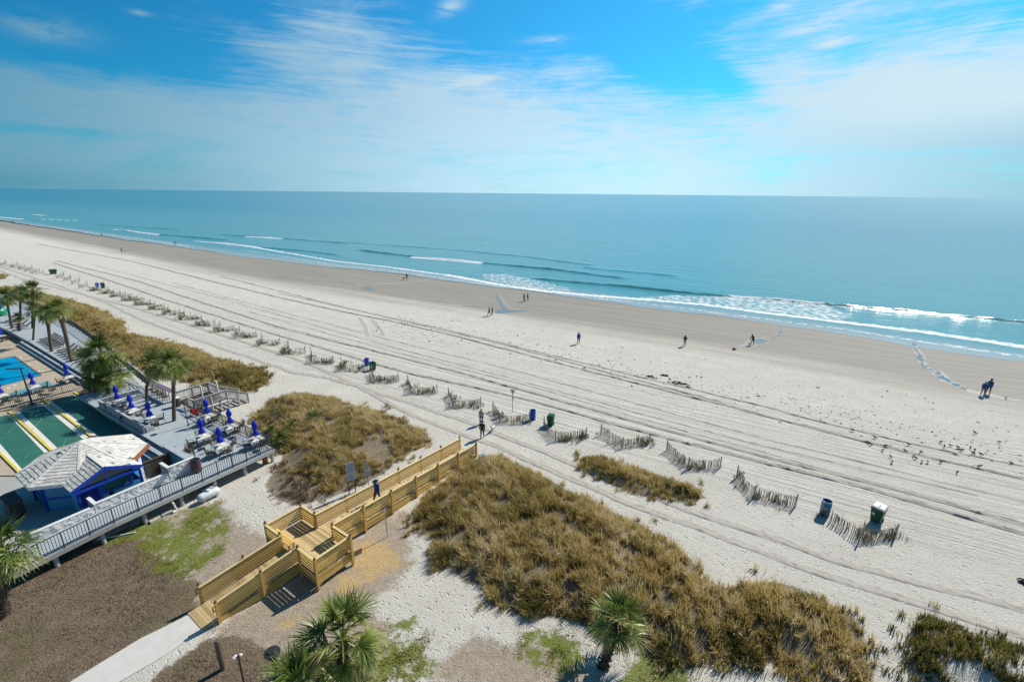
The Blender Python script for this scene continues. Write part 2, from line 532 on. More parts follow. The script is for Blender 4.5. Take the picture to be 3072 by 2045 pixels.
def grid_lines(parts):
    out = [parts[0][0]]
    for a, b, st in parts:
        n = max(1, int(round((b - a) / st)))
        out += list(a + (b - a) * (np.arange(1, n + 1) / n))
    return np.array(out)


ul = grid_lines([(-4000, -1200, 400), (-1200, -400, 40), (-400, -120, 4), (-120, -60, 1.0), (-60, 32, 0.26), (32, 60, 1), (60, 400, 40), (400, 2500, 300)])
vl = grid_lines([(-900, -60, 120), (-60, -12, 4), (-12, 44, 0.26), (44, 72, 0.7), (72, 104, 1.0), (104, 160, 8)])
UU, VV = np.meshgrid(ul, vl)
gp = UU.ravel()[:, None] * BU + VV.ravel()[:, None] * BV
near = (np.abs(gp[:, 0] + 20) < 110) & (gp[:, 1] > 5) & (gp[:, 1] < 120)
gz = zbeach(VV.ravel()).astype(float)
m1 = np.zeros((len(gp), 4)); m2 = np.zeros((len(gp), 4))
idx = np.where(near)[0]
gz[idx] = zground(gp[idx])


def mk(polys, soft):
    r = np.zeros(len(idx))
    for p in polys: r = np.maximum(r, ss(sdist(gp[idx], p), -soft, soft))
    return r


m1[idx, 0] = mk(MULCH, 1.1); m1[idx, 1] = np.maximum(mk(GREEN, 0.8), 0.72 * mk(DRYLAWN, 1.0)); m1[idx, 2] = mk(TAN + [DRYLAWN[0]], 1.3); m1[:, 3] = 1
m2[idx, 0] = mk(SAW, 0.9); m2[idx, 1] = mk(LITTER, 0.5); m2[:, 3] = 1
vb = np.interp(UU.ravel(), [-4000, -456, -378, -213, -117, -85, -43, -23, -4, 14, 24, 200], [92, 90, 87, 75, 66.5, 68, 70, 69, 69, 67, 65.5, 62])
m2[:, 2] = np.clip((VV.ravel() - vb) / 14.0 * 0.5 + 0.5, 0, 1)
nu, nv = len(ul), len(vl)
I = np.arange(nu * nv).reshape(nv, nu)
quads = np.stack([I[:-1, :-1].ravel(), I[:-1, 1:].ravel(), I[1:, 1:].ravel(), I[1:, :-1].ravel()], 1)

msand = bpy.data.materials.new('sand_and_soil')
msand.use_nodes = True
t = NT(msand.node_tree)
geo = t.n('ShaderNodeNewGeometry').outputs['Position']
buv = t.mapping(geo, rot=(0, 0, -(math.pi / 2 - BA)))           # x along the shore, y towards the sea
s1 = t.n('ShaderNodeSeparateColor', {0: t.attr('soil', 'Color')})
s2 = t.n('ShaderNodeSeparateColor', {0: t.attr('soil2', 'Color')})
nbig = t.noise(geo, 0.35, 5, 0.6)
nmid = t.noise(geo, 2.2, 6, 0.65)
nsoil = t.lin(t.noise(geo, 0.9, 9, 0.78), 0.28, 0.72)
nfine = t.noise(geo, 11.0, 5, 0.7)
nstr = t.noise(t.mapping(buv, scale=(0.05, 1.2, 1)), 1.0, 5, 0.6)


def mask(src, n, k=1.1, lo=0.35, hi=0.65):
    return t.sstep(t.m('ADD', src, t.m('MULTIPLY', t.m('SUBTRACT', n, 0.5), k)), lo, hi)


mixn = t.m('ADD', t.m('MULTIPLY', nmid, 0.6), t.m('MULTIPLY', nfine, 0.4))
dry = t.mix(t.lin(nbig, 0.3, 0.7), (0.585, 0.56, 0.51), (0.71, 0.685, 0.63))
dry = t.mix(t.sstep(nfine, 0.62, 0.36), dry, (0.55, 0.515, 0.445))
dry = t.mix(t.m('MULTIPLY', t.sstep(nstr, 0.5, 0.72), 0.35), dry, (0.50, 0.475, 0.43))
wetf = s2.outputs[2]
wn = t.m('ADD', wetf, t.m('MULTIPLY', t.m('SUBTRACT', t.noise(t.mapping(buv, scale=(0.03, 0.35, 1)), 1.0, 5, 0.6), 0.5), 0.45))
wet = t.sstep(wn, 0.38, 0.84)
wet_col = t.mix(t.lin(nstr, 0.3, 0.7), (0.255, 0.235, 0.205), (0.335, 0.31, 0.275))
c = t.mix(wet, dry, wet_col)
tanc = t.mix(t.lin(mixn, 0.35, 0.65), (0.25, 0.18, 0.12), (0.46, 0.385, 0.30))
c = t.mix(t.m('MULTIPLY', mask(s1.outputs[2], nsoil, 1.0, 0.3, 0.7), 0.85), c, tanc)
mul = t.mix(t.sstep(nfine, 0.38, 0.66), (0.10, 0.075, 0.05), (0.265, 0.205, 0.145))
mul = t.mix(t.m('MULTIPLY', t.sstep(nsoil, 0.35, 0.8), 0.5), mul, (0.27, 0.21, 0.145))
mul = t.mix(t.m('MULTIPLY', t.sstep(nbig, 0.52, 0.66), 0.4), mul, (0.13, 0.12, 0.05))
mul = t.mix(t.sstep(t.noise(geo, 24, 2, 0.5), 0.70, 0.76), mul, (0.42, 0.36, 0.30))
c = t.mix(mask(s1.outputs[0], nsoil, 0.75, 0.38, 0.62), c, mul)
grn = t.mix(t.lin(nfine, 0.3, 0.7), (0.08, 0.11, 0.012), (0.23, 0.275, 0.04))
c = t.mix(t.m('MULTIPLY', mask(s1.outputs[1], nsoil, 1.2, 0.45, 0.75), 0.9), c, grn)
saw = t.mix(t.lin(nfine, 0.3, 0.7), (0.50, 0.32, 0.12), (0.66, 0.48, 0.23))
c = t.mix(t.m('MULTIPLY', mask(s2.outputs[0], nsoil, 1.4, 0.4, 0.9), 0.75), c, saw)
lit = t.mix(t.sstep(nfine, 0.35, 0.65), (0.10, 0.075, 0.045), (0.26, 0.20, 0.125))
c = t.mix(t.m('MULTIPLY', mask(s2.outputs[1], nsoil, 0.9, 0.4, 0.7), 0.85), c, lit)
# footprints and raking: relief only
pit = t.noise(t.mapping(buv, scale=(2.9, 5.2, 1)), 1.0, 1, 0.4)
soilf = t.m('SUBTRACT', 1.0, t.m('ADD', t.m('ADD', s1.outputs[0], t.m('MULTIPLY', s1.outputs[2], .7)), s2.outputs[1], clamp=True), clamp=True)
fh = t.m('ADD', t.m('MULTIPLY', t.m('MULTIPLY', t.sstep(pit, 0.76, 0.61), soilf), 0.75), t.m('MULTIPLY', nfine, 1.0))
fh = t.m('ADD', fh, t.m('MULTIPLY', nmid, 0.55))
rake = t.noise(t.mapping(buv, scale=(0.035, 1.7, 1)), 1.0, 4, 0.75)
vsep = t.n('ShaderNodeSeparateXYZ', {0: buv}).outputs[1]
rk = t.m('MULTIPLY', t.sstep(vsep, 34.0, 38.0), t.sstep(vsep, 62.0, 52.0))
fh = t.m('ADD', fh, t.m('MULTIPLY', t.m('MULTIPLY', rake, rk), 3.2))
fh = t.m('MULTIPLY', fh, t.lin(wet, 0, 1, 1.0, 0.10))
bp = t.n('ShaderNodeBump', {'Height': fh, 'Strength': 1.0, 'Distance': 0.10}).outputs[0]
bs = t.n('ShaderNodeBsdfPrincipled', {'Base Color': c, 'Roughness': t.lin(wet, 0, 1, 0.95, 0.7), 'Specular IOR Level': t.lin(wet, 0, 1, 0.1, 0.08), 'Normal': bp})
t.n('ShaderNodeOutputMaterial', {'Surface': bs.outputs[0]})
gm = np_mesh('ground', np.column_stack([gp, gz]), [quads], msand, smooth=True, colors={'soil': m1, 'soil2': m2})
tag(put('ground', gm), kind='structure')

# ---------------------------------------------------------------- tyre tracks: low ridges of thrown-up sand
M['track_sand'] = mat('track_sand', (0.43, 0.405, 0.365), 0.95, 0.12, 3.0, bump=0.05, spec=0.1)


def ribbon(pts, offs, hts, jit=0.3, step=0.45, wob=0.05, ext=0):
    pts = [np.array(p[:2]) for p in pts]
    if ext: pts = [pts[0] + (pts[0] - pts[1]) / np.linalg.norm(pts[0] - pts[1]) * ext] + pts + [pts[-1] + (pts[-1] - pts[-2]) / np.linalg.norm(pts[-1] - pts[-2]) * ext]
    seg = [np.linalg.norm(b - a) for a, b in zip(pts[:-1], pts[1:])]
    cum = np.concatenate([[0], np.cumsum(seg)])
    n = int(cum[-1] / step) + 2
    s = np.linspace(0, cum[-1], n)
    X = np.interp(s, cum, [p[0] for p in pts]); Y = np.interp(s, cum, [p[1] for p in pts])
    k = 9
    if n > 3 * k:
        X = np.convolve(np.pad(X, k, 'edge'), np.ones(2 * k + 1) / (2 * k + 1), 'valid'); Y = np.convolve(np.pad(Y, k, 'edge'), np.ones(2 * k + 1) / (2 * k + 1), 'valid')
    dx, dy = np.gradient(X), np.gradient(Y)
    L = np.hypot(dx, dy) + 1e-9
    nx, ny = dy / L, -dx / L
    m = len(offs)
    w = np.convolve(rng.normal(0, 1, n + 8), np.ones(9) / 3, 'valid')[:n] * wob
    O = np.array(offs)[None, :] + w[:, None]
    hh = np.array(hts)[None, :] * (1 + rng.normal(0, jit, (n, m)))
    hh = np.maximum(hh, 0.0)
    px, py = X[:, None] + nx[:, None] * O, Y[:, None] + ny[:, None] * O
    P = np.column_stack([px.ravel(), py.ravel()])
    Z = zground(P) + 0.006 + hh.ravel()
    J = np.arange(n * m).reshape(n, m)
    q = np.stack([J[:-1, :-1].ravel(), J[1:, :-1].ravel(), J[1:, 1:].ravel(), J[:-1, 1:].ravel()], 1)
    return np.column_stack([P, Z]), q


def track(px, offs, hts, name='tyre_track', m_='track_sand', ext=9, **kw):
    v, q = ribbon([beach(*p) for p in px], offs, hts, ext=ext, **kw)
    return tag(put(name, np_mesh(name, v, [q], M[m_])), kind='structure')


PO, PH = [-0.26, -0.15, -0.05, 0.05, 0.15, 0.26], [0.0, 0.09, 0.015, 0.015, 0.10, 0.0]
T1 = [(180, 795), (330, 842), (560, 920), (800, 995), (1000, 1054), (1230, 1121), (1444, 1165), (1651, 1216), (1900, 1288), (2223, 1371), (2562, 1453), (2915, 1557), (3090, 1606)]
T2 = [(190, 788), (420, 845), (620, 912), (850, 985), (1115, 1050), (1344, 1107), (1612, 1182), (1900, 1262), (2159, 1334), (2353, 1386), (2621, 1448), (2895, 1523), (3090, 1577)]
T3 = [(130, 735), (400, 785), (640, 845), (850, 895), (1000, 929), (1183, 965), (1369, 1008), (1569, 1061), (1756, 1110), (2000, 1171), (2200, 1222), (2500, 1300), (2800, 1375), (3090, 1440)]
T4 = [(700, 838), (1034, 922), (1352, 991), (1594, 1050), (1823, 1106), (2000, 1150), (2218, 1199), (2500, 1275), (2800, 1345), (3090, 1400)]
T5 = [(900, 893), (1000, 915), (1183, 957), (1500, 1030), (1756, 1099), (1960, 1152)]
T6 = [(560, 860), (900, 950), (1250, 1040), (1500, 1100), (1800, 1180), (2200, 1290), (2600, 1390), (3090, 1510)]
T7 = [(820, 955), (1200, 1060), (1600, 1160), (1950, 1262), (2250, 1345), (2600, 1440), (3000, 1555)]
T8 = [(300, 800), (700, 905), (1100, 1020), (1500, 1125), (1900, 1235), (2300, 1340), (2560, 1400)]
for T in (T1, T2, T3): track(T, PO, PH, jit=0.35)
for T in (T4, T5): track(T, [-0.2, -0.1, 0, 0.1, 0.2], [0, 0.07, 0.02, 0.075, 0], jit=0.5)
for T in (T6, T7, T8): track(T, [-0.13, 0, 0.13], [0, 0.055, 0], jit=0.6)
RO, RH = [-0.34, -0.2, -0.09, 0.0, 0.1, 0.22, 0.36], [0.0, 0.065, 0.015, 0.06, 0.015, 0.065, 0.0]
R1 = [(0, 800), (110, 836), (182, 858), (322, 909), (424, 958), (543, 1003), (696, 1054), (891, 1121), (1000, 1135), (1191, 1195), (1425, 1272), (1551, 1325), (1673, 1371), (1850, 1445), (2000, 1508), (2179, 1567), (2427, 1652), (2646, 1722), (2895, 1772), (3090, 1832)]
R2 = [(0, 812), (70, 838), (238, 880), (373, 915), (552, 968), (721, 1022), (934, 1092), (1060, 1150), (1207, 1232), (1367, 1297), (1471, 1328), (1670, 1417), (1900, 1515), (2114, 1587), (2323, 1667), (2447, 1712), (2646, 1776), (2845, 1832), (3090, 1912)]
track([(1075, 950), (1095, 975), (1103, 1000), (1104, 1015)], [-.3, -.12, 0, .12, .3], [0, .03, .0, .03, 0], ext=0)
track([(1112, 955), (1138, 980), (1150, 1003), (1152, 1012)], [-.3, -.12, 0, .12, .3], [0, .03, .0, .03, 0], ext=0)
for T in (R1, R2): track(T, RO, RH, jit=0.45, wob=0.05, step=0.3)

# ---------------------------------------------------------------- sea
def sxy(px, py, z=SEA_Z):
    return np.array(bu(hit(px, py, z)))


wl_px = [(0, 660), (30, 668), (110, 679), (200, 692), (350, 716), (500, 742), (640, 757), (760, 773), (900, 793), (1000, 800), (1150, 815), (1300, 838), (1400, 853), (1530, 868), (1750, 895), (2000, 927), (2180, 950), (2330, 972), (2550, 1003), (2750, 1040), (2900, 1065), (3072, 1086), (3300, 1118)]
wl = np.array([bu(beach(*p)) for p in wl_px])
wl = wl[np.argsort(wl[:, 0])]
for _ in range(3):
    d = np.convolve(np.pad(wl[:, 1], 1, 'edge'), [0.2, 0.6, 0.2], 'valid'); wl[:, 1] = d
wl = np.vstack([[-5000, 140], wl, [200, 86], [3000, 80]])
su = grid_lines([(-4500, -1000, 250), (-1000, -400, 10), (-400, -150, 2.0), (-150, 45, 0.5), (45, 130, 5), (130, 1200, 100)])
so_ = grid_lines([(0, 14, 0.35), (14, 40, 0.4), (40, 62, 0.8), (62, 110, 2.5)])
SU, SO = np.meshgrid(su, so_)
wlv = np.interp(SU, wl[:, 0], wl[:, 1])
wob = np.zeros_like(su)
for k_, a_ in ((0.13, 0.5), (0.31, 0.3), (0.71, 0.16), (0.045, 0.6)):
    wob += a_ * np.sin(su * k_ + rng.uniform(0, 6.28))
fade = np.clip(1 - SO / 10, 0, 1)
SV = wlv + SO + wob[None, :] * fade
Vf = SV.ravel(); Uf = SU.ravel()
Sz = np.maximum(zbeach(Vf) + 0.02, SEA_Z)
foam = np.zeros(len(Vf)); crest = np.zeros(len(Vf))


def pdist(line):
    """distance across and fraction along, to a polyline in shore coordinates"""
    best = np.full(len(Vf), 1e9); sd = np.zeros(len(Vf)); fr = np.zeros(len(Vf))
    n = len(line) - 1
    for i in range(n):
        a, b = line[i], line[i + 1]
        ab = b - a
        tt = ((Uf - a[0]) * ab[0] + (Vf - a[1]) * ab[1]) / (ab @ ab)
        tc = np.clip(tt, 0, 1)
        dx, dy = Uf - (a[0] + tc * ab[0]), Vf - (a[1] + tc * ab[1])
        d = np.hypot(dx, dy)
        up = d < best
        best = np.where(up, d, best); sd = np.where(up, np.sign(dy) * d, sd); fr = np.where(up, (i + tc) / n, fr)
    return best, sd, fr


def wave(px, h, wid, ends=0.12):
    global Sz, crest
    h *= 0.78
    L = np.array([sxy(*p) for p in px])
    d, s, f = pdist(L)
    e = np.minimum(ss(f, 0, ends), ss(1 - f, 0, ends))
    prof = np.where(s < 0, np.exp(-(s / (wid * 0.45)) ** 2), np.exp(-(s / (wid * 1.3)) ** 2))
    mod = 1 + 0.10 * np.sin(Uf * 0.55 + px[0][0]) + 0.10 * np.sin(Uf * 1.37 + px[0][1]) + 0.15 * np.sin(Uf * 0.17)
    e = e * np.clip(mod, 0.3, 1.6)
    Sz = Sz + h * prof * e
    crest = np.maximum(crest, np.where(s < 0, np.exp(-((s + wid * .35) / (wid * 0.5)) ** 2), 0) * e * min(1, h / 0.5))


def foamline(px, wid, amt, back=None, ends=0.06, z=SEA_Z):
    global foam
    L = np.array([sxy(x, y, z) for x, y in px])
    d, s, f = pdist(L)
    e = np.minimum(ss(f, 0, ends), ss(1 - f, 0, ends))
    bk = wid if back is None else back
    prof = np.where(s < 0, np.exp(-(s / wid) ** 2), np.exp(-(s / bk) ** 2))
    foam = np.maximum(foam, amt * prof * e)


def foampoly(px, amt, soft):
    global foam
    L = np.array([sxy(*p) for p in px])
    foam = np.maximum(foam, amt * ss(sdist(np.column_stack([Uf, Vf]), L), -soft, soft))


for (pa, h_) in (([(900, 690), (1300, 708), (1800, 742), (2300, 790)], .12), ([(1200, 690), (1700, 715), (2300, 760), (3000, 830)], .12), ([(1500, 690), (2100, 720), (2800, 775)], .1), ([(500, 675), (800, 690), (1200, 715)], .12)): wave(pa, h_, 1.8, .3)
wave([(1060, 748), (1110, 755), (1229, 769), (1454, 790), (1662, 809), (1806, 828), (1900, 838)], 0.5, 1.4)
wave([(1000, 724), (1106, 732), (1382, 751), (1594, 772), (1721, 789), (1800, 798)], 0.28, 1.8)
wave([(1740, 800), (1798, 808), (1955, 821), (2040, 830)], 0.3, 1.4)
wave([(1560, 832), (1679, 844), (1891, 862), (2020, 876), (2173, 889), (2330, 900), (2491, 916), (2728, 934), (2900, 952), (3090, 970), (3400, 1003)], 0.55, 0.85, 0.08)
wave([(640, 703), (734, 709), (849, 716), (1000, 727), (1060, 731)], 0.4, 1.8)
wave([(640, 727), (750, 740), (900, 752), (1040, 768)], 0.4, 1.4)
wave([(330, 688), (480, 705), (600, 714), (700, 722)], 0.5, 1.6)
wave([(250, 670), (420, 683), (560, 690)], 0.35, 1.8)
foamline([(560, 722), (640, 728), (760, 742), (880, 762), (1000, 783), (1170, 802), (1352, 827), (1509, 856)], 0.8, 0.70, back=1.3)
foamline([(1300, 819), (1352, 827), (1509, 856), (1637, 874), (1806, 889), (2000, 904), (2150, 918), (2273, 936), (2500, 963), (2773, 996), (3090, 1043), (3300, 1075), (3500, 1105)], 1.05, 0.85, back=1.5)
foamline([(640, 735), (800, 762), (1000, 795), (1150, 809), (1300, 831), (1530, 862), (1750, 889), (2000, 919), (2330, 962), (2550, 991), (2750, 1024), (3090, 1074), (3300, 1105), (3500, 1135)], 0.5, 0.42, back=1.6)
foamline([(338, 688), (400, 696), (482, 706)], 0.7, 1.0)
foamline([(640, 727), (760, 741), (850, 756)], 0.8, 0.75)
foamline([(732, 710), (790, 713), (852, 717)], 0.6, 1.0)
foamline([(1226, 771), (1330, 779), (1456, 791)], 1.0, 1.25, back=0.7)
foamline([(92, 643), (140, 647)], 1.2, 1.0); foamline([(106, 656), (232, 662)], 1.0, 0.9); foamline([(-20, 650), (74, 658)], 1.2, 1.0); foamline([(0, 664), (200, 688), (420, 716), (600, 745)], 2.0, 0.4)
foamline([(399, 656), (500, 648), (611, 638)], 2.2, 0.36); foamline([(370, 634), (460, 631), (560, 632)], 5, 0.30); foamline([(60, 605), (250, 597)], 6, 0.32); foamline([(310, 598), (368, 596)], 5, 0.4); foamline([(900, 670), (960, 676), (972, 686), (920, 695)], 2.2, 0.30); foamline([(720, 655), (780, 665)], 2, 0.26)
foamline([(2300, 690), (2700, 700)], 6, 0.24); foamline([(1540, 728), (1680, 745)], 2.0, 0.26)
foampoly([(2173, 889), (2330, 897), (2491, 917), (2560, 948), (2520, 962), (2350, 948), (2200, 930), (2000, 903), (1900, 893), (2020, 884)], 0.46, 1.2)
foampoly([(1440, 820), (1530, 822), (1640, 845), (1720, 868), (1700, 884), (1560, 862), (1450, 838)], 0.42, 1.2)
foamline([(2173, 889), (2330, 899), (2480, 915)], 0.8, 0.85)
depth = ss(SO.ravel(), 0.5, 12.0)
sp = Uf[:, None] * BU + Vf[:, None] * BV
ns, mo = len(su), len(so_)
J = np.arange(ns * mo).reshape(mo, ns)
q1 = np.stack([J[:-1, :-1].ravel(), J[:-1, 1:].ravel(), J[1:, 1:].ravel(), J[1:, :-1].ravel()], 1)
sv = np.column_stack([sp, Sz])
# open water out to the horizon
last = J[-1]
far = []
base = len(sv)
ring = [sv[last]]
cur = np.column_stack([Uf[last], Vf[last]])
rows = [last]
for k in range(1, 9):
    D = 60.0 * 2.15 ** k
    uu = su * (1 + D / 900.0)
    vv = cur[:, 1] + D
    pt = uu[:, None] * BU + vv[:, None] * BV
    far.append(np.column_stack([pt, np.full(ns, SEA_Z)]))
    rows.append(np.arange(base + (k - 1) * ns, base + k * ns))
qf = np.concatenate([np.stack([rows[k][:-1], rows[k][1:], rows[k + 1][1:], rows[k + 1][:-1]], 1) for k in range(8)])
nf = 8 * ns
sv = np.vstack([sv] + far)
ext = lambda a, val: np.concatenate([a, np.full(nf, val)])

msea = bpy.data.materials.new('sea_water')
msea.use_nodes = True
t = NT(msea.node_tree)
geo = t.n('ShaderNodeNewGeometry').outputs['Position']
buv = t.mapping(geo, rot=(0, 0, -(math.pi / 2 - BA)))
fm, dp, cr = t.attr('foam'), t.attr('depth'), t.attr('crest')
vs_ = t.n('ShaderNodeSeparateXYZ', {0: buv}).outputs[1]
deep = t.mix(t.sstep(vs_, 105.0, 420.0), (0.075, 0.275, 0.32), (0.003, 0.18, 0.28))
streak = t.noise(t.mapping(buv, scale=(0.012, 0.06, 1)), 1.0, 5, 0.6)
deep = t.mix(t.m('MULTIPLY', t.sstep(streak, 0.45, 0.7), 0.3), deep, (0.035, 0.20, 0.25))
col = t.mix(dp, (0.30, 0.36, 0.37), deep)
col = t.mix(t.m('MULTIPLY', cr, 0.3), col, (0.03, 0.12, 0.125))  # shoreward wave faces darkened in the colour, imitating their weaker sky reflection
lace = t.n('ShaderNodeTexVoronoi', {'Vector': t.n('ShaderNodeVectorMath', {0: t.mapping(buv, scale=(0.55, 1.0, 1)), 1: t.n('ShaderNodeVectorMath', {0: t.noise(geo, 0.9, 3, 0.6, out=1), 1: (1.2, 1.2, 0)}, operation='MULTIPLY').outputs[0]}, operation='ADD').outputs[0], 'Scale': 0.9}, feature='DISTANCE_TO_EDGE').outputs[0]
lc = t.m('SUBTRACT', 0.45, t.m('MULTIPLY', lace, 1.6))
fn = t.noise(t.mapping(buv, scale=(0.5, 1.3, 1)), 1.6, 6, 0.7)
fmx = t.m('ADD', fm, t.m('ADD', t.m('MULTIPLY', t.m('SUBTRACT', fn, 0.5), 1.5), t.m('MULTIPLY', lc, 0.55)))
ff = t.m('MULTIPLY', t.sstep(fmx, 0.45, 0.85), t.sstep(fm, 0.03, 0.22), clamp=True)
col = t.mix(ff, col, (0.82, 0.84, 0.85))
w1 = t.noise(t.mapping(buv, scale=(0.32, 1.0, 1)), 0.35, 4, 0.6)
w2 = t.noise(t.mapping(buv, scale=(0.5, 1.0, 1), rot=(0, 0, 0.3)), 1.7, 4, 0.65)
hgt = t.m('ADD', t.m('MULTIPLY', w1, 1.1), t.m('MULTIPLY', w2, 0.11))
hgt = t.m('MULTIPLY', hgt, t.lin(dp, 0, 1, 0.03, 1.0))
hgt = t.m('ADD', hgt, t.m('MULTIPLY', t.m('MULTIPLY', ff, t.noise(geo, 4.0, 4, 0.7)), 0.25))
bp = t.n('ShaderNodeBump', {'Height': hgt, 'Strength': 1.0, 'Distance': 0.22}).outputs[0]
bs = t.n('ShaderNodeBsdfPrincipled', {'Base Color': col, 'Roughness': t.mix(ff, (0.19,) * 3, (0.8,) * 3), 'Specular IOR Level': t.mix(ff, (0.22,) * 3, (0.1,) * 3), 'IOR': 1.33, 'Specular Tint': (0.62, 0.86, 0.95), 'Normal': bp})
t.n('ShaderNodeOutputMaterial', {'Surface': bs.outputs[0]})
tag(put('sea', np_mesh('sea', sv, [q1, qf], msea, smooth=True, floats={'foam': ext(foam, 0), 'depth': ext(depth, 1), 'crest': ext(crest, 0)})), kind='structure')

# ---------------------------------------------------------------- tide pools and runnels on the foreshore
def film_mat():
    m = bpy.data.materials.new('pool_film'); m.use_nodes = True
    t = NT(m.node_tree); g = t.n('ShaderNodeNewGeometry').outputs['Position']
    f = t.sstep(t.noise(t.mapping(g, rot=(0, 0, -(math.pi / 2 - BA)), scale=(0.35, 1.0, 1)), 1.1, 6, 0.65), 0.34, 0.50)
    c = t.mix(f, (0.27, 0.25, 0.22), (0.125, 0.155, 0.16))
    bs = t.n('ShaderNodeBsdfPrincipled', {'Base Color': c, 'Roughness': t.lin(f, 0, 1, .7, .12), 'Specular IOR Level': t.lin(f, 0, 1, .08, .5)})
    t.n('ShaderNodeOutputMaterial', {'Surface': bs.outputs[0]})
    return m
M['pool_film'] = film_mat()
M['wet_edge'] = mat('wet_edge', (0.34, 0.325, 0.30), 0.5, 0.12, 2.0, spec=0.1)


def flat(name, px, m_, dz=0.02, n=2, jit=0.0, kind='structure', z=None):
    pts = [beach(x, y, dz) if z is None else at(x, y, z + dz) for x, y in px]
    out = []
    for i, p in enumerate(pts):
        q = pts[(i + 1) % len(pts)]
        for k in range(n):
            r = p.lerp(q, k / n)
            out.append((r[0] + random.uniform(-jit, jit), r[1] + random.uniform(-jit, jit), r[2]))
    mb = MB()
    mb.add(out, [tuple(range(len(out)))])
    o = mb.build(name, M[m_])
    bm = bmesh.new(); bm.from_mesh(o.data)
    bmesh.ops.triangulate(bm, faces=bm.faces[:]); bmesh.ops.recalc_face_normals(bm, faces=bm.faces[:])
    if bm.faces and sum(f.normal.z for f in bm.faces) < 0: bmesh.ops.reverse_faces(bm, faces=bm.faces[:])
    bm.to_mesh(o.data); bm.free()
    return tag(o, kind=kind)


def c3(lst):
    return [(2000 + x / 2.198, 800 + y / 2.198) for x, y in lst]


def c2(lst):
    return [(1000 + x / 2.356, 700 + y / 2.356) for x, y in lst]


strm = c3([(1585, 470), (1625, 530), (1650, 590), (1680, 640), (1735, 690), (1790, 735), (1850, 772), (1930, 795), (2010, 828), (2080, 848), (2200, 868), (2356, 890), (2356, 880), (2230, 858), (2120, 828), (2000, 808), (1920, 768), (1850, 722), (1820, 688), (1760, 690), (1715, 655), (1700, 600), (1665, 540), (1650, 475)])
flat('beach_stream', strm, 'wet_edge', 0.012, 5, 0.3)
flat('beach_stream', c3([(1610, 480), (1635, 540), (1662, 600), (1690, 655), (1745, 690), (1790, 725), (1850, 760), (1925, 788), (1985, 812), (1975, 800), (1900, 765), (1835, 722), (1805, 692), (1750, 682), (1710, 650), (1690, 600), (1655, 540), (1640, 480)]), 'pool_film', 0.022, 4, 0.2)
flat('tide_pool', c3([(420, 532), (500, 512), (545, 480), (640, 468), (700, 468), (740, 430), (745, 398), (766, 398), (762, 440), (720, 470), (675, 478), (672, 500), (600, 516), (555, 532), (470, 530)]), 'wet_edge', 0.012, 5, 0.25)
flat('tide_pool', c3([(575, 500), (590, 478), (640, 474), (700, 472), (745, 432), (750, 402), (762, 402), (755, 440), (715, 468), (670, 476), (668, 496), (610, 512)]), 'pool_film', 0.022, 4, 0.15)
flat('tide_pool', c2([(1135, 545), (1180, 538), (1240, 543), (1320, 545), (1385, 545), (1300, 553), (1200, 562), (1145, 566)]), 'pool_film', 0.014, 5, 0.25)
flat('beach_stream', c2([(1150, 440), (1176, 428), (1168, 446), (1185, 480), (1202, 510), (1222, 536), (1200, 538), (1180, 512), (1166, 484), (1152, 462)]), 'pool_film', 0.018, 4, 0.2)
flat('tide_pool', c2([(195, 390), (235, 378), (285, 382), (290, 398), (230, 404)]), 'pool_film', 0.014, 3, 0.2)
flat('tide_pool', c2([(60, 365), (180, 372), (240, 365), (420, 358), (600, 345), (710, 325), (700, 318), (590, 338), (400, 352), (200, 362)]), 'wet_edge', 0.012, 2, 0.2)
flat('tide_pool', c2([(890, 510), (960, 508), (1060, 522), (1000, 522)]), 'pool_film', 0.014, 2, 0.2)
for L in ([(1130, 440), (1100, 470), (1060, 500)], ):
    pass
dk = [c2([(545, 450), (700, 475), (850, 497), (1000, 515), (1090, 527)]), c2([(1180, 435), (1205, 490), (1235, 535), (1320, 545), (1390, 545)]), c2([(-380, 345), (-130, 352), (60, 372), (180, 372)]), [(480, 755), (600, 752)], [(620, 785), (760, 780)]]
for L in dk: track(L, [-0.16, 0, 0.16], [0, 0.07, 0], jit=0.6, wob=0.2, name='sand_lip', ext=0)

# ---------------------------------------------------------------- path of pale concrete up to the boardwalk
pth = [at(110, 2110, 0.0), at(300, 1990, 0.0), at(420, 1917, 0.0), at(600, 1828, 0.0), at(643, 1869, 0.0), at(480, 1975, 0.0), at(360, 2045, 0.0), at(250, 2110, 0.0)]
mb = MB(); mb.prism([(p[0], p[1]) for p in pth], -0.02, 0.05)
tag(mb.build('path', M['concrete']), kind='structure')
# ---------------------------------------------------------------- timber boardwalk over the dune
BA2 = rad(35.0)
WA = np.array([math.sin(BA2), math.cos(BA2)]); WB = np.array([WA[1], -WA[0]])


def W(a, b, z=0.0):
    p = WA * a + WB * b
    return Vector((p[0], p[1], z))


bwalk = thing('boardwalk', W(12.4, -23.9, 0), 0, 'new yellow timber boardwalk with railings and a bench bay crossing the dune to the beach', 'boardwalk')
inv = Matrix.Translation(-bwalk.location)
def bpart(mb, name, m_, parent=None):
    mb.v = [tuple(Vector(v) - bwalk.location) for v in mb.v] if parent is None else mb.v
    return mb.build(name, M[m_], parent or bwalk)


def deckz(a):
    if a < 11.25: return 0.08 + (a - 6.2) / 5.05 * 0.92
    if a < 13.6: return 1.0
    return 1.0 - (a - 13.6) / 14.2 * 0.86


def bl(a):      # left rail line of the lower ramp swings slightly
    return -24.75 - max(0, 11.25 - a) * 0.16
def br(a):
    return -23.0 - max(0, 11.25 - a) * 0.14


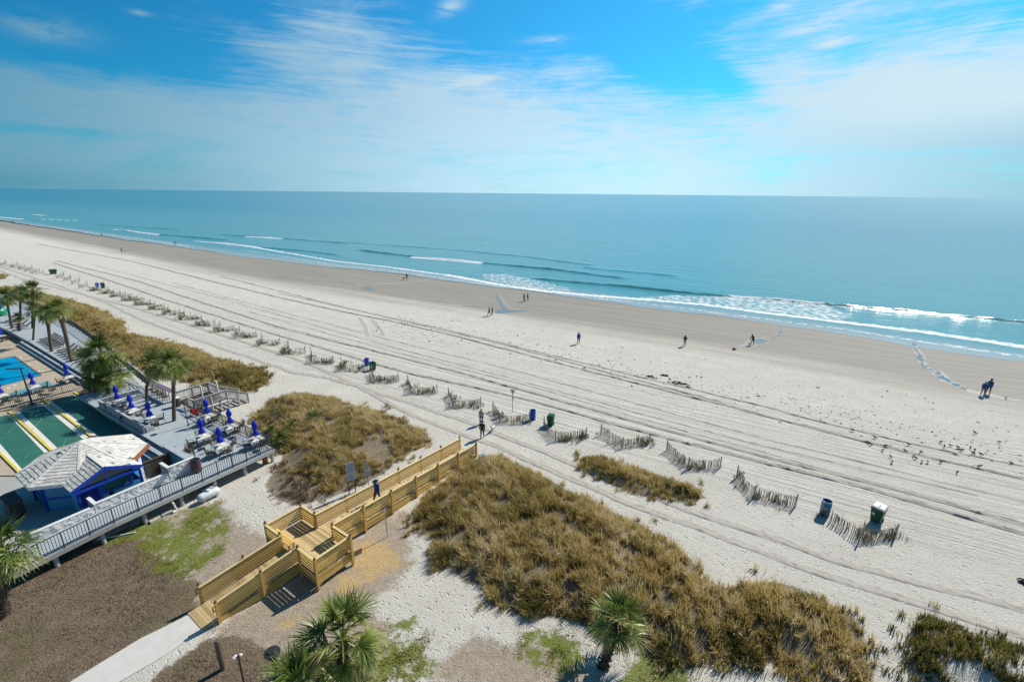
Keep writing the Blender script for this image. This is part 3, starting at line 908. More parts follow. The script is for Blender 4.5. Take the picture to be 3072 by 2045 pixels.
# floor boards, each laid across the walk, with gaps
fl = MB()
a = 6.2
while a < 27.7:
    if 11.2 < a < 13.55:
        l, r = -26.35, -21.35
    else:
        l, r = bl(a) + 0.02, br(a) - 0.02
    z = deckz(a + 0.07)
    p, q = W(a + 0.068, l, z - 0.02), W(a + 0.068, r, z - 0.02)
    g_ = (deckz(a + .13) - deckz(a)) / .13 if not 11.1 < a < 13.6 else 0
    fl.bar(p, q, 0.139 * math.sqrt(1 + g_ * g_), 0.036, up=Vector((-g_ * WA[0], -g_ * WA[1], 1)).normalized())
    a += 0.146
bpart(fl, 'floor', 'pine_floor')
# skirt boards along the sides
sk = MB()
def skirt(a0, b0, a1, b1, n=4):
    for k in range(n):
        z0, z1 = deckz(a0) - 0.14 - k * 0.15, deckz(a1) - 0.14 - k * 0.15
        if z0 < -0.05 and z1 < -0.05: continue
        sk.bar(W(a0, b0, z0), W(a1, b1, z1), 0.04, 0.145)


runs = []       # (a0,b0,a1,b1) of every railing bay, outward side sign
Ra = [6.95, 9.2, 11.25]
for k in range(2):
    runs.append((Ra[k], br(Ra[k]), Ra[k + 1], br(Ra[k + 1])))
    runs.append((Ra[k], bl(Ra[k]), Ra[k + 1], bl(Ra[k + 1])))
Rb = [13.6 + 2.333 * k for k in range(7)]
for k in range(6):
    runs.append((Rb[k], -23.05, Rb[k + 1], -23.05))
    runs.append((Rb[k], -24.8, Rb[k + 1], -24.8))
bay = [(11.25, -24.75, 11.25, -26.4), (11.25, -26.4, 13.6, -26.4), (13.6, -26.4, 13.6, -24.8), (13.6, -23.05, 13.6, -21.3), (13.6, -21.3, 11.25, -21.3), (11.25, -21.3, 11.25, -23.0)]
runs += bay
posts = {}
for (a0, b0, a1, b1) in runs:
    skirt(a0, b0, a1, b1)
    for a_, b_ in ((a0, b0), (a1, b1)):
        posts[(round(a_, 2), round(b_, 2))] = 1
    rl = MB()
    d = W(a1, b1) - W(a0, b0); d.normalize()
    nrm = Vector((d.y, -d.x, 0))
    mid = W((a0 + a1) / 2, (b0 + b1) / 2)
    inner = W(min(max((a0 + a1) / 2, 11.5), 13.3) if (abs(b0 + 23.9) > 2) else (a0 + a1) / 2, -23.9 - max(0, 11.25 - (a0 + a1) / 2) * .15)
    sgn = 1 if (inner - mid).dot(nrm) > 0 else -1
    ins = nrm * (sgn * 0.065)
    for k in range(5):
        dz = 0.17 + k * 0.19
        rl.bar(W(a0, b0, deckz(a0) + dz) + ins, W(a1, b1, deckz(a1) + dz) + ins, 0.038, 0.135)
    bpart(rl, 'rail_slats', 'pine')
    cp = MB()
    cp.bar(W(a0, b0, deckz(a0) + 1.06) + ins * 0.3 - d * 0.02, W(a1, b1, deckz(a1) + 1.06) + ins * 0.3 + d * 0.02, 0.15, 0.04)
    bpart(cp, 'cap_rail', 'pine_cap')
bpart(sk, 'skirt', 'pine')
for (a_, b_) in posts:
    pm = MB()
    z = deckz(a_)
    p = W(a_, b_)
    off = W(0, 0.07 if b_ > -23.9 else -0.07) if abs(a_ - 11.25) > .1 or True else Vector()
    pm.box(p + off + Vector((0, 0, (z + 1.16 - 0.2) / 2)), (0.14, 0.14, z + 1.16 + 0.2), rz=-BA2)
    po = bpart(pm, 'post', 'pine')
    km = MB()
    km.sphere(p + off + Vector((0, 0, z + 1.21)) - bwalk.location, 0.075, 8, 5)
    km.build('post_cap', M['dark_wood'], po)
bench = MB()
for k in range(3):
    bench.bar(W(11.45 + 0.16 * k, -26.25, 1.45), W(11.45 + 0.16 * k, -24.25, 1.45), 0.145, 0.04)
for b_ in (-26.1, -25.2, -24.35):
    for a_ in (11.46, 11.74):
        bench.box(W(a_, b_, 1.22), (0.09, 0.09, 0.43), rz=-BA2)
bench.bar(W(11.74, -26.2, 1.38), W(11.74, -24.3, 1.38), 0.035, 0.1)
bpart(bench, 'bench', 'pine')
# end boards that turn the ramp down to the concrete
for s, bf in ((1, br), (-1, bl)):
    p = W(6.95, bf(6.95)) + W(-0.02, 0.07 * s)
    hk = MB()
    for dz in (0.95,):
        hk.tube([p + W(0, 0, deckz(6.95) + dz), p + W(-0.16, 0, deckz(6.95) + dz), p + W(-0.16, 0, deckz(6.95) + dz - 0.28), p + W(0, 0, deckz(6.95) + dz - 0.28)], 0.03, 6)
    bpart(hk, 'handrail_return', 'dark_wood')

# ---------------------------------------------------------------- signs, posts and lamps near the boardwalk
def facing(p):
    return math.atan2(-p[0], p[1]) * 1.0


def board_lines(mb, w_, z0, z1, n, y):
    for k in range(n):
        z = z0 + (z1 - z0) * (k + 0.5) / n
        mb.box((random.uniform(-.04, .02) * w_, y, z), (w_ * random.uniform(0.6, 0.82), 0.004, (z1 - z0) / n * 0.35))


p = at(1058, 1478)
s = thing('notice_board', p, facing(p) + rad(10), 'tall grey notice board on two posts in the scrub left of the boardwalk', 'sign')
for x in (-0.25, 0.25):
    MB().box((x, 0.03, 1.25), (0.06, 0.06, 2.5)).build('post', M['dark_wood'], s)
for z0, z1, n in ((1.72, 2.62, 7), (1.12, 1.69, 4)):
    b_ = MB().box((0, -0.02, (z0 + z1) / 2), (0.62, 0.03, z1 - z0)).build('panel', M['sign_grey'], s)
    lm = MB(); board_lines(lm, 0.62, z0 + .06, z1 - .06, n, -0.0385); lm.build('lettering', M['sign_line'], b_)
p = at(1106, 1460)
s = thing('rules_sign', p, facing(p) - rad(6), 'small two-panel grey sign on a single thin pole beside the boardwalk railing', 'sign')
MB().tube([(0, 0.03, 0), (0, 0.03, 2.1)], 0.025, 6).build('pole', M['iron'], s)
for z0, z1, w_, n in ((1.55, 2.1, 0.26, 3), (1.0, 1.5, 0.44, 4)):
    b_ = MB().box((0, -0.02, (z0 + z1) / 2), (w_, 0.02, z1 - z0)).build('panel', M['sign_grey'], s)
    lm = MB(); board_lines(lm, w_, z0 + .05, z1 - .05, n, -0.033); lm.build('lettering', M['sign_line'], b_)
p = at(1162, 1610)
s = thing('edge_on_sign', p, rad(-72), 'thin metal sign post seen edge-on on the sand right of the boardwalk', 'sign')
MB().tube([(0, 0, 0), (0, 0, 2.1)], 0.03, 6).build('pole', M['tank_grey'], s)
MB().prism([(-.24, -.012), (.24, -.012), (.24, .012), (-.24, .012)], 1.62, 2.12).build('panel', M['sign_grey'], s)
p = at(669, 2005)
o = MB().tube([(0, 0, -.1), (0, 0, 1.7), (0, 0, 1.78)], [0.12, 0.115, 0.09], 12).build('bollard', M['trunk'], loc=p, smooth=False)
tag(o, 'thick round weathered timber post standing right of the concrete path', 'bollard')
p = at(832, 2040)
s = thing('path_lamp', p, 0, 'black mushroom-topped path lamp beside the fan palm at the bottom edge', 'lamp')
MB().tube([(0, 0, 0), (0, 0, 1.5)], 0.11, 10).build('pole', M['black'], s)
MB().lathe([(0.12, 1.5), (0.13, 1.62), (0.34, 1.66), (0.36, 1.72), (0.34, 1.77), (0.19, 1.79), (0.17, 1.84)], n=18).build('cap', M['black'], s, smooth=False)
p = at(733, 2050)
s = thing('spotlight_post', p, rad(25), 'post with two white floodlights at the bottom edge beside the round timber post', 'lamp')
MB().tube([(0, 0, 0), (0, 0, 1.75)], 0.05, 8).build('pole', M['dark_wood'], s)
for x, dx in ((-0.14, -.5), (0.13, .4)):
    MB().tube([(x * .4, 0, 1.78), (x * .7, -.03, 1.80), (x * .8 + dx * .12, -.08, 1.75)], [0.04, 0.05, 0.07], 10).build('lamp_head', M['white'], s)
p = at(1446, 1379, 0.3)
o = MB()
o.box((0, 0, .2), (.5, .34, .4)); o.box((0, 0, .43), (.54, .38, .06)); o.tube([(-.14, -.21, .3), (.14, -.21, .3)], .02, 6)
tag(o.build('utility_box', M['tank_grey'], loc=p, rotz=rad(30)), 'small blue-grey box in the grass at the seaward end of the boardwalk', 'box')
# ---------------------------------------------------------------- V-shaped sand fences
def fence_V(loc3, hgt, label, seed, mesh_steps=0.125):
    """three corner spots (back, knee, seaward end)"""
    r = random.Random(seed)
    P = [Vector((p[0], p[1], 0)) for p in loc3]
    s = thing('sand_fence', P[1], 0, label, 'fence', 'V-shaped sand fences along the dune line')
    sl_, wr = MB(), [MB(), MB()]
    for k in range(2):
        a, b = P[k] - P[1], P[k + 1] - P[1]
        L = (b - a).length
        d = (b - a).normalized(); nrm = Vector((-d.y, d.x, 0))
        n = max(4, int(L / mesh_steps))
        sag = r.uniform(0.0, 0.16) * r.choice((-1, 1))
        pts = []
        for i in range(n + 1):
            f = i / n
            q = a + (b - a) * f + nrm * (sag * 4 * f * (1 - f)) + d * r.uniform(-.018, .018)
            h = hgt * r.uniform(0.82, 1.03) - 0.16 * math.sin(f * math.pi)
            lean = r.uniform(-0.06, 0.06)
            top = q + Vector((d.x * lean, d.y * lean, h)) + nrm * r.uniform(-.03, .03)
            if r.random() > 0.04: sl_.bar(q - Vector((0, 0, .05)), top, 0.042, 0.012, up=nrm)
            pts.append(q)
        for wi, zf in enumerate((0.25, 0.75)):
            for i in range(n):
                wr[wi].bar(pts[i] + Vector((0, 0, hgt * zf)), pts[i + 1] + Vector((0, 0, hgt * zf)), 0.012, 0.012)
    sl_.build('slats', M['slat'], s)
    for q in wr: q.build('wire', M['iron'], s)
    for p in P:
        q = p - P[1]
        MB().tube([q - Vector((0, 0, .1)), q + Vector((r.uniform(-.04, .04), r.uniform(-.04, .04), hgt + .14))], 0.05, 7).build('post', M['grey_wood'], s)
    return s


FEN = [  # back, knee, seaward end
    ((2462, 1543), (2577, 1622), (2684, 1612)), ((2209, 1431), (2263, 1493), (2385, 1520)), ((1999.5, 1351), (2064, 1406), (2159, 1404)), ((1802, 1303), (1866, 1343), (1947, 1331)),
    ((1631, 1280), (1666, 1322), (1758, 1314)), ((1478, 1232), (1501, 1268), (1589, 1266)), ((1346, 1188), (1358, 1222), (1442, 1218)), ((1224, 1151), (1233, 1180), (1312, 1180)),
    ((1117, 1123), (1122, 1145), (1196, 1144)), ((1025, 1093), (1021, 1112), (1093, 1112)), ((934, 1064), (932, 1090), (1000, 1090)), ((866, 1041), (849, 1062), (917, 1060)), ((788, 1020), (775, 1037), (841, 1034)),
    ((720, 998), (705, 1013), (770, 1012)), ((662, 981), (643, 996), (705, 992)), ((607, 964), (588, 978), (647, 977)), ((555, 947), (537, 960), (590, 958)), ((507, 933), (488, 945), (541, 943)), ((467, 919), (446, 930), (496, 928)),
    ((427, 905), (405, 916), (454, 914)), ((393, 894), (365, 903), (415, 901)), ((363, 884), (332, 891), (379, 888)), ((327, 873), (299, 881), (329, 880)), ((293, 866), (270, 873), (297, 872)), ((263, 856), (239, 865), (265, 863)),
    ((240, 843), (216, 853), (240, 850)), ((214, 834), (191, 843), (214, 842)), ((193, 826), (170, 836), (193, 833)), ((120, 814), (93, 822), (134, 822)), ((98, 806), (75, 816), (110, 814)), ((76, 803), (55, 809), (85, 811)), ((55, 796), (34, 804), (64, 805)), ((20, 790), (0, 798), (40, 802))]
FL = ['tall slat sand fence between the teal barrel and the white-lidded green bin', 'slat sand fence just left of the teal barrel, grass growing through its middle', 'bare slat sand fence behind the seaward end of the small dune island', 'slat sand fence bent low, behind the landward end of the small dune island',
      'slat sand fence with tall grass in front of the green bin nearest the triangular sign', 'slat sand fence beside the blue barrel and the triangular sign', 'slat sand fence straight behind the walkers, tall grass along its seaward arm', 'slat sand fence two left of the triangular sign',
      'slat sand fence just in front of the green bin with no lid', 'slat sand fence just left of the paired blue barrel and lidless green bin']
ordn = ['second', 'third', 'fourth', 'fifth', 'sixth', 'seventh', 'eighth', 'ninth', 'tenth', 'eleventh', 'twelfth', 'thirteenth']
for i, (b_, k_, e_) in enumerate(FEN):
    if i < 10: lb = FL[i]
    elif i < 22: lb = '%s slat sand fence left of the lidless green bin' % ordn[i - 10]
    elif i < 28: lb = '%s hazy slat sand fence %s' % (['small', 'short', 'low', 'faint', 'tiny', 'thin'][i - 22], ['right below the farthest blue barrel', 'just left of the farthest blue barrel', 'two left of the farthest blue barrel', 'midway between the far blue barrel and the far green bin', 'two right of the far green bin', 'right beside the far lone green bin'][i - 22])
    else: lb = '%s slat sand fence left of the far lone green bin' % (['first', 'second', 'third', 'fourth', 'leftmost and farthest'][i - 28])
    fence_V([at(*b_), at(*k_), at(*e_)], 1.0, lb, 100 + i, 0.098 if i < 11 else 0.16 if i < 22 else 0.25)

# ---------------------------------------------------------------- barrels and wheeled bins on the sand
def barrel(px, col, label, h=1.0, r=0.3, mark=False):
    p = beach(*px)
    s = thing('barrel', p, facing(p), label, 'bin', 'drum bins on the beach')
    MB().lathe([(r * .94, 0), (r, .03), (r, h * .32), (r * 1.035, h * .34), (r * 1.035, h * .37), (r, h * .39), (r, h * .64), (r * 1.035, h * .66), (r * 1.035, h * .69), (r, h * .71), (r, h * .98), (r * 1.03, h), (r * .93, h), (r * .9, h * .75), (r * .9, .06)], n=20).build('drum', M[col], s, smooth=False)
    if mark:
        mk_ = MB()
        for x, w_ in ((-.13, .06), (-.05, .07), (.04, .07), (.12, .06)):
            mk_.box((x, -math.sqrt((r + .005) ** 2 - x * x), h * .56), (w_, .012, .11))
        mk_.build('lettering', M['white'], s)
    return s


def wheelie(px, label, rz, lid='green_plastic', lidless=False, s_=1.0):
    p = beach(*px)
    s = thing('wheeled_bin', p, facing(p) + rz, label, 'bin', 'green wheeled bins on the beach')
    b_ = MB()
    w0, w1, d0, d1, h = .24 * s_, .33 * s_, .27 * s_, .38 * s_, 1.02 * s_
    v = [(-w0, -d0, .06), (w0, -d0, .06), (w0, d0, .06), (-w0, d0, .06), (-w1, -d1, h), (w1, -d1, h), (w1, d1, h), (-w1, d1, h), (-w1 * .9, -d1 * .9, h), (w1 * .9, -d1 * .9, h), (w1 * .9, d1 * .9, h), (-w1 * .9, d1 * .9, h), (-w0 * .9, -d0 * .9, .1), (w0 * .9, -d0 * .9, .1), (w0 * .9, d0 * .9, .1), (-w0 * .9, d0 * .9, .1)]
    b_.add(v, [(3, 2, 1, 0), (0, 1, 5, 4), (1, 2, 6, 5), (2, 3, 7, 6), (3, 0, 4, 7), (4, 5, 9, 8), (5, 6, 10, 9), (6, 7, 11, 10), (7, 4, 8, 11), (8, 9, 13, 12), (9, 10, 14, 13), (10, 11, 15, 14), (11, 8, 12, 15), (12, 13, 14, 15)])
    b_.box((0, -d1 - .02, h - .06), (w1 * 2.04, .04, .07))
    b_.tube([(-w1 * .8, d1 + .08, h - .06), (w1 * .8, d1 + .08, h - .06)], .025, 6)
    b_.build('bin_body', M['green_plastic'], s)
    for x in (-w0 - .03, w0 + .03):
        MB().tube([(x - .03, d0 - .02, .13), (x + .03, d0 - .02, .13)], .13, 10).build('wheel', M['black'], s)
    if not lidless:
        l_ = MB()
        l_.add([(-w1 * 1.05, -d1 * 1.08, h + .012), (w1 * 1.05, -d1 * 1.08, h + .012), (w1 * 1.05, d1 * 1.05, h + .012), (-w1 * 1.05, d1 * 1.05, h + .012), (-w1 * .85, -d1 * .8, h + .1), (w1 * .85, -d1 * .8, h + .1), (w1 * .85, d1 * .8, h + .13), (-w1 * .85, d1 * .8, h + .13)],
               [(3, 2, 1, 0), (4, 5, 6, 7), (0, 1, 5, 4), (1, 2, 6, 5), (2, 3, 7, 6), (3, 0, 4, 7)])
        l_.box((0, -d1 * .4, h + .13), (.16, .08, .03))
        lo = l_.build('lid', M[lid], s)
        if lid == 'lid_white':
            MB().box((.02, .02, h + .135), (.1, .07, .02)).build('lid_handle', M['black'], lo)
    if lid == 'lid_white':
        MB().lathe([(.001, -.006), (.09, -.006), (.09, .006), (.001, .006)], n=12).build('badge', M['white'], s, loc=(-.16, -d1 + .01, .72)).rotation_euler = (rad(82), 0, 0)
    return s


barrel((2473, 1541), 'teal_plastic', 'teal-blue barrel with white lettering behind the sand fence at far right', 1.12, .32, True)
wheelie((2628, 1562), 'green wheeled bin with a dirty white lid behind the rightmost sand fence', rad(-12), 'lid_white', s_=1.14)
barrel((1598, 1258), 'blue_plastic', 'bright blue barrel at the end of the fence near the triangular sign', 1.05, .29)
wheelie((1652, 1275), 'green wheeled bin with a closed lid right of the bright blue barrel', rad(-14))
barrel((1101, 1096), 'blue_plastic', 'blue barrel behind the lidless green bin in the middle of the fence row', .98, .3)
wheelie((1119, 1109), 'green wheeled bin with no lid beside a blue barrel in the middle of the row', rad(28), lidless=True)
barrel((293, 861), 'blue_plastic', 'farthest blue barrel, beside a small green bin far up the fence row', 1.0, .34)
wheelie((310, 864), 'small dark green bin right of the farthest blue barrel', rad(12), s_=1.1)
o = wheelie((161, 822), 'wide teal-green bin standing alone at the far left of the fence row', rad(10), s_=1.0); o.scale = (2.3, 1.3, 1.1)

# lifeguard stand sign
p = at(1537, 1236)
s = thing('triangle_sign', p, facing(p), 'tall pole with a pale inverted triangle sign standing on the sand above the fences', 'sign')
MB().tube([(0, 0, 0), (0, 0, 2.55)], .035, 8).build('pole', M['grey_wood'], s)
tr = MB()
tr.add([(-.27, -.03, 2.62), (.27, -.03, 2.5), (.03, -.03, 1.95), (-.27, .0, 2.62), (.27, .0, 2.5), (.03, .0, 1.95)], [(0, 2, 1), (3, 4, 5), (0, 1, 4, 3), (1, 2, 5, 4), (2, 0, 3, 5)])
tr.build('triangle_panel', M['sign_grey'], s)
br_ = MB(); br_.box((.05, -.035, 1.62), (.12, .03, .3)); br_.build('tag_plate', M['grey_wood'], s)
# ---------------------------------------------------------------- dune grass, built blade by blade
def grass_material(name, stops, rough=0.6, spec=0.25):
    m = bpy.data.materials.new(name)
    m.use_nodes = True
    t = NT(m.node_tree)
    f = t.attr('tint')
    cr = t.n('ShaderNodeValToRGB', {0: f})
    e = cr.color_ramp.elements
    while len(e) > 1: e.remove(e[0])
    e[0].position, e[0].color = stops[0][0], (*stops[0][1], 1)
    for p, c in stops[1:]:
        x = e.new(p); x.color = (*c, 1)
    d = t.n('ShaderNodeBsdfPrincipled', {'Base Color': cr.outputs[0], 'Roughness': rough, 'Specular IOR Level': spec})
    tl = t.n('ShaderNodeBsdfTranslucent', {'Color': cr.outputs[0]})
    mx = t.n('ShaderNodeMixShader', {0: 0.35, 1: d.outputs[0], 2: tl.outputs[0]})
    t.n('ShaderNodeOutputMaterial', {'Surface': mx.outputs[0]})
    return m


M['dune_grass'] = grass_material('dune_grass', [(0.0, (0.05, 0.058, 0.014)), (0.2, (0.14, 0.14, 0.034)), (0.42, (0.34, 0.27, 0.08)), (0.68, (0.56, 0.42, 0.155)), (0.88, (0.64, 0.52, 0.27)), (1.0, (0.72, 0.63, 0.42))])
M['brown_scrub'] = grass_material('brown_scrub', [(0.0, (0.07, 0.045, 0.028)), (0.5, (0.19, 0.125, 0.075)), (1.0, (0.38, 0.29, 0.20))])


def blades(name, poly, dens, clump, hgt, wid, tint, label, m_='dune_grass', spread=0.16, seed=1, wind=0.25, soft=0.5, patchy=0.0, lean=0.55, edge=0.3):
    """tufts of arching blades over an outline; tint is (mean, spread)"""
    r = np.random.default_rng(seed)
    lo, hi = poly.min(0) - 1, poly.max(0) + 1
    area = (hi - lo).prod()
    nc = int(area * clump)
    C = lo + r.random((nc, 2)) * (hi - lo)
    sd_ = sdist(C, poly)
    keep = (sd_ > 0.25) | (r.random(nc) < np.exp(np.minimum(sd_ - 0.25, 0) / edge))
    C, sd_ = C[keep], sd_[keep]
    # patchiness by a few waves
    def wv(P, s, q):
        rr = np.random.default_rng(q)
        o = np.zeros(len(P))
        for _ in range(7):
            k = rr.normal(0, s, 2); o += np.sin(P @ k + rr.uniform(0, 6.28))
        return o / 2.6
    if patchy:
        keep = (wv(C, 1.6, seed + 5) + r.normal(0, .35, len(C))) > patchy - 1.0
        C, sd_ = C[keep], sd_[keep]
    ctint = tint[0] + tint[1] * wv(C, 0.75, seed + 9) * 0.55 + r.normal(0, tint[1] * 0.6, len(C))
    ch = hgt * (0.62 + 0.38 * ss(sd_, 0, 1.4)) * np.clip(1 + 0.16 * wv(C, 1.5, seed + 2) + r.normal(0, .14, len(C)), 0.5, 1.6)
    per = max(3, int(round(dens / clump)))
    ci = np.repeat(np.arange(len(C)), per)
    n = len(ci)
    if n == 0: return None
    an = r.uniform(0, 2 * np.pi, n)
    rd = np.abs(r.normal(0, spread, n))
    root = C[ci] + np.stack([np.cos(an), np.sin(an)], 1) * rd[:, None]
    az_ = an + r.normal(0, 0.6, n)
    out = np.stack([np.cos(az_), np.sin(az_)], 1) * (r.uniform(0.15, 1.0, n) * lean)[:, None] + np.array([-0.75, -0.45]) * wind
    h = ch[ci] * r.uniform(0.6, 1.15, n)
    z0 = zground(root) - 0.03
    w_ = wid * r.uniform(0.7, 1.4, n)
    side = np.stack([-np.sin(az_ + r.normal(0, .9, n)), np.cos(az_ + r.normal(0, .9, n))], 1)
    V = np.zeros((n, 5, 3), np.float32)
    mid = root + out * (h * 0.35)[:, None]
    tip = root + out * (h * 1.0)[:, None]
    V[:, 0, :2] = root - side * w_[:, None] / 2; V[:, 1, :2] = root + side * w_[:, None] / 2
    V[:, 2, :2] = mid + side * w_[:, None] * .42; V[:, 3, :2] = mid - side * w_[:, None] * .42
    V[:, 4, :2] = tip
    V[:, 0, 2] = V[:, 1, 2] = z0
    V[:, 2, 2] = V[:, 3, 2] = z0 + h * 0.62
    V[:, 4, 2] = z0 + h * np.clip(1.0 - 0.25 * (out ** 2).sum(1), 0.45, 1)
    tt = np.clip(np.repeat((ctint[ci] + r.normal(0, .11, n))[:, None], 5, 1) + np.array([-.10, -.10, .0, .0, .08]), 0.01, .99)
    b = (np.arange(n) * 5)[:, None]
    me = np_mesh(name, V.reshape(-1, 3), [b + np.array([[0, 1, 2, 3]]), b + np.array([[3, 2, 4]])], M[m_], floats={'tint': tt.ravel()})
    o = put(name, me)
    tag(o, label, 'grass', kind='stuff')
    return o


blades('dune_grass', PATCH['A'], 290, 7.5, 0.74, 0.034, (0.66, 0.27), 'large dune of tall tan and olive grass filling the right foreground', seed=3, patchy=0.22)
blades('dune_grass', PATCH['B'], 380, 10, 0.62, 0.032, (0.50, 0.22), 'small island of brown-olive grass between the track and the sand fences', seed=4)
blades('dune_grass', PATCH['C'], 330, 9, 0.62, 0.028, (0.26, 0.2), 'sparse dark grass dune at the bottom right corner', seed=5, patchy=0.12, edge=.3)
blades('dune_grass', PATCH['D'], 250, 7, 0.64, 0.036, (0.66, 0.25), 'golden grass dune between the hotel deck and the boardwalk', seed=6, patchy=0.35)
blades('dune_scrub', PATCH['D2'], 210, 7, 0.42, 0.022, (0.42, 0.2), 'low brown dead scrub on white sand left of the boardwalk', m_='brown_scrub', seed=7, patchy=0.5, lean=1.1)
blades('dune_grass', PATCH['E'], 80, 3.2, 0.72, 0.060, (0.62, 0.16), 'long tan grass dune between the pool loungers and the beach track', seed=8, spread=.3)
blades('dune_grass', PATCH['E2'], 60, 3, 0.8, 0.07, (0.5, 0.12), 'small grass dune at the far left edge beyond the track', seed=9, spread=.3)
blades('dune_grass', P2([(640, 1150), (700, 1110), (790, 1110), (810, 1135), (760, 1170), (690, 1170)]), 160, 6, 0.85, 0.045, (0.33, 0.1), 'yellow-green grass at the tip of the long dune by the timber stairs', seed=10)
gp_ = []
rr = random.Random(4)
for (b_, k_, e_) in FEN[:24]:
    for _ in range(11):
        f = rr.random(); a0 = at(*k_); b0 = at(*e_) if rr.random() < .7 else at(*b_)
        q = a0.lerp(b0, f); q += Vector((rr.uniform(-.3, .5), rr.uniform(0, .5), 0))
        gp_.append((q[0], q[1]))
lst = []
for k, (x, y) in enumerate(gp_):
    s_ = 0.28
    lst.append(np.array([(x - s_, y - s_), (x + s_, y - s_), (x + s_, y + s_), (x - s_, y + s_)]))
vv, tt_, nn = [], [], 0
tmp = []
for k, pl in enumerate(lst):
    o = blades('beach_grass', pl, 110, 9, rr.uniform(.5, 1.1), 0.022, (0.20, 0.12), None, seed=50 + k, spread=.1, lean=.45, edge=.22)
    if o: tmp.append(o)
n_ = 0
VA, FA, FB, TA = [], [], [], []
for o in tmp:
    me = o.data; nvt = len(me.vertices)
    co = np.zeros(nvt * 3, np.float32); me.vertices.foreach_get('co', co)
    tt = np.zeros(nvt, np.float32); me.attributes['tint'].data.foreach_get('value', tt)
    VA.append(co.reshape(-1, 3)); TA.append(tt)
    b = (np.arange(nvt // 5) * 5)[:, None] + n_
    FA.append(b + np.array([[0, 1, 2, 3]])); FB.append(b + np.array([[3, 2, 4]])); n_ += nvt
    bpy.data.objects.remove(o); bpy.data.meshes.remove(me)
tag(put('beach_grass', np_mesh('beach_grass', np.concatenate(VA), [np.concatenate(FA), np.concatenate(FB)], M['dune_grass'], floats={'tint': np.concatenate(TA)})), 'thin sprigs of grey-green beach grass growing along the sand fences', 'grass', kind='stuff')
# short dry turf on the lawn mulch and green weeds
for k, pl in enumerate(GREEN[:4]):
    blades('green_weeds', pl, 260, 14, 0.10, 0.03, (0.12, 0.08), ['bright green weeds along the ramp edge of the lawn', 'green moss patches between lawn and boardwalk', 'yellow-green weeds near the white gas tank', 'small green weed clump on the bare sand'][k], seed=80 + k, spread=.12, lean=1.2, patchy=0.9)
M['lawn_straw'] = grass_material('lawn_straw', [(0.0, (0.04, 0.03, 0.02)), (0.5, (0.16, 0.122, 0.082)), (1.0, (0.46, 0.375, 0.27))])
for k_, (x_, y_, r_, lb_) in enumerate(((1335, 1665, .75, 'dark green tussock at the left edge of the big dune'), (1475, 1700, .7, 'dark green tussock on the lower left flank of the big dune'), (1610, 1800, .9, 'broad dark green tussock low on the big dune'), (1420, 1600, .6, 'dark green tussock high on the left of the big dune'), (2230, 1950, .9, 'dark green tussock at the right foot of the big dune'), (2010, 1950, .8, 'dark green tussock right of the booted palm'), (2420, 1800, .7, 'dark green tussock on the right crest of the big dune'))):
    c_ = np.array(at(x_, y_, .4)[:2])
    pg_ = np.array([c_ + r_ * np.array([math.cos(q), math.sin(q)]) for q in np.linspace(0, 6.28, 9)[:-1]])
    blades('dark_tussock', pg_, 320, 9, 0.95, 0.034, (0.16, 0.08), lb_, seed=70 + k_, edge=.15, lean=.7)
blades('sea_oats', PATCH['A'], 5, 2.5, 1.2, 0.016, (0.80, 0.12), 'scattered taller straw stems standing above the big dune grass', seed=61, lean=.25)
blades('sea_oats', PATCH['D'], 5, 2.5, 1.15, 0.018, (0.82, 0.12), 'scattered taller straw stems standing above the golden dune grass', seed=62, lean=.25)
blades('short_turf', DRYLAWN[0], 150, 12, 0.10, 0.03, (0.33, 0.2), 'short dry yellow-green turf between the ramp and the boardwalk', seed=63, spread=.15, lean=1.6, patchy=.75)
for q_, lb_ in zip(DRYLAWN[1:], ('thin olive turf on the sand right of the big fan palm', 'thin olive turf left of the booted palm', 'thin olive turf right of the booted palm')):
    blades('short_turf', q_, 170, 12, 0.14, 0.03, (0.36, 0.2), lb_, seed=64, spread=.15, lean=1.6, patchy=.8)
for k, pl in enumerate(MULCH):
    blades('dead_turf', pl, 130, 16, 0.09, 0.035, (0.42, 0.2), ['matted dead brown turf left of the concrete path', 'matted dead brown turf right of the concrete path'][k], m_='lawn_straw', seed=90 + k, spread=.2, lean=2.2)
# ---------------------------------------------------------------- hotel terrace: paving, pool, courts
def slab(name, px, z, m_, thick=0.2, kind='structure'):
    pts = [at(x, y, z) for x, y in px]
    mb = MB(); mb.prism([(p[0], p[1]) for p in pts], z - thick, z)
    return tag(mb.build(name, M[m_]), kind=kind)


def slabH(name, uv, z, m_, thick=0.2, kind='structure'):
    mb = MB(); mb.prism([tuple(H(u, v)[:2]) for u, v in uv], z - thick, z)
    return tag(mb.build(name, M[m_]), kind=kind)


M['pool_water'] = mat('pool_water', (0.0, 0.27, 0.50), 0.06, 0.3, 0.6, spec=0.5, bump=0.05)
M['wading_water'] = mat('wading_water', (0.16, 0.34, 0.34), 0.08, 0.1, 0.5, spec=0.5)
slabH('courtyard_paving', [(-66, -6), (-37.6, -6), (-37.6, 13.9), (-52, 13.9), (-52, 7), (-66, 7)], 0.30, 'paving_grey', 0.3)
slab('court_paving', [(-60, 1252), (222, 1178), (300, 1218), (430, 1309), (300, 1395), (62, 1425), (-60, 1425)], 0.38, 'paving', 0.36)
slab('pool_paving', [(-80, 985), (40, 1003), (83, 1028), (252, 1133), (250, 1168), (0, 1234), (-80, 1252)], 0.5, 'paving', 0.45)


def sheet(name, px, z, m_, kind='structure'):
    return flat(name, px, m_, 0.0, 1, 0.0, kind, z)


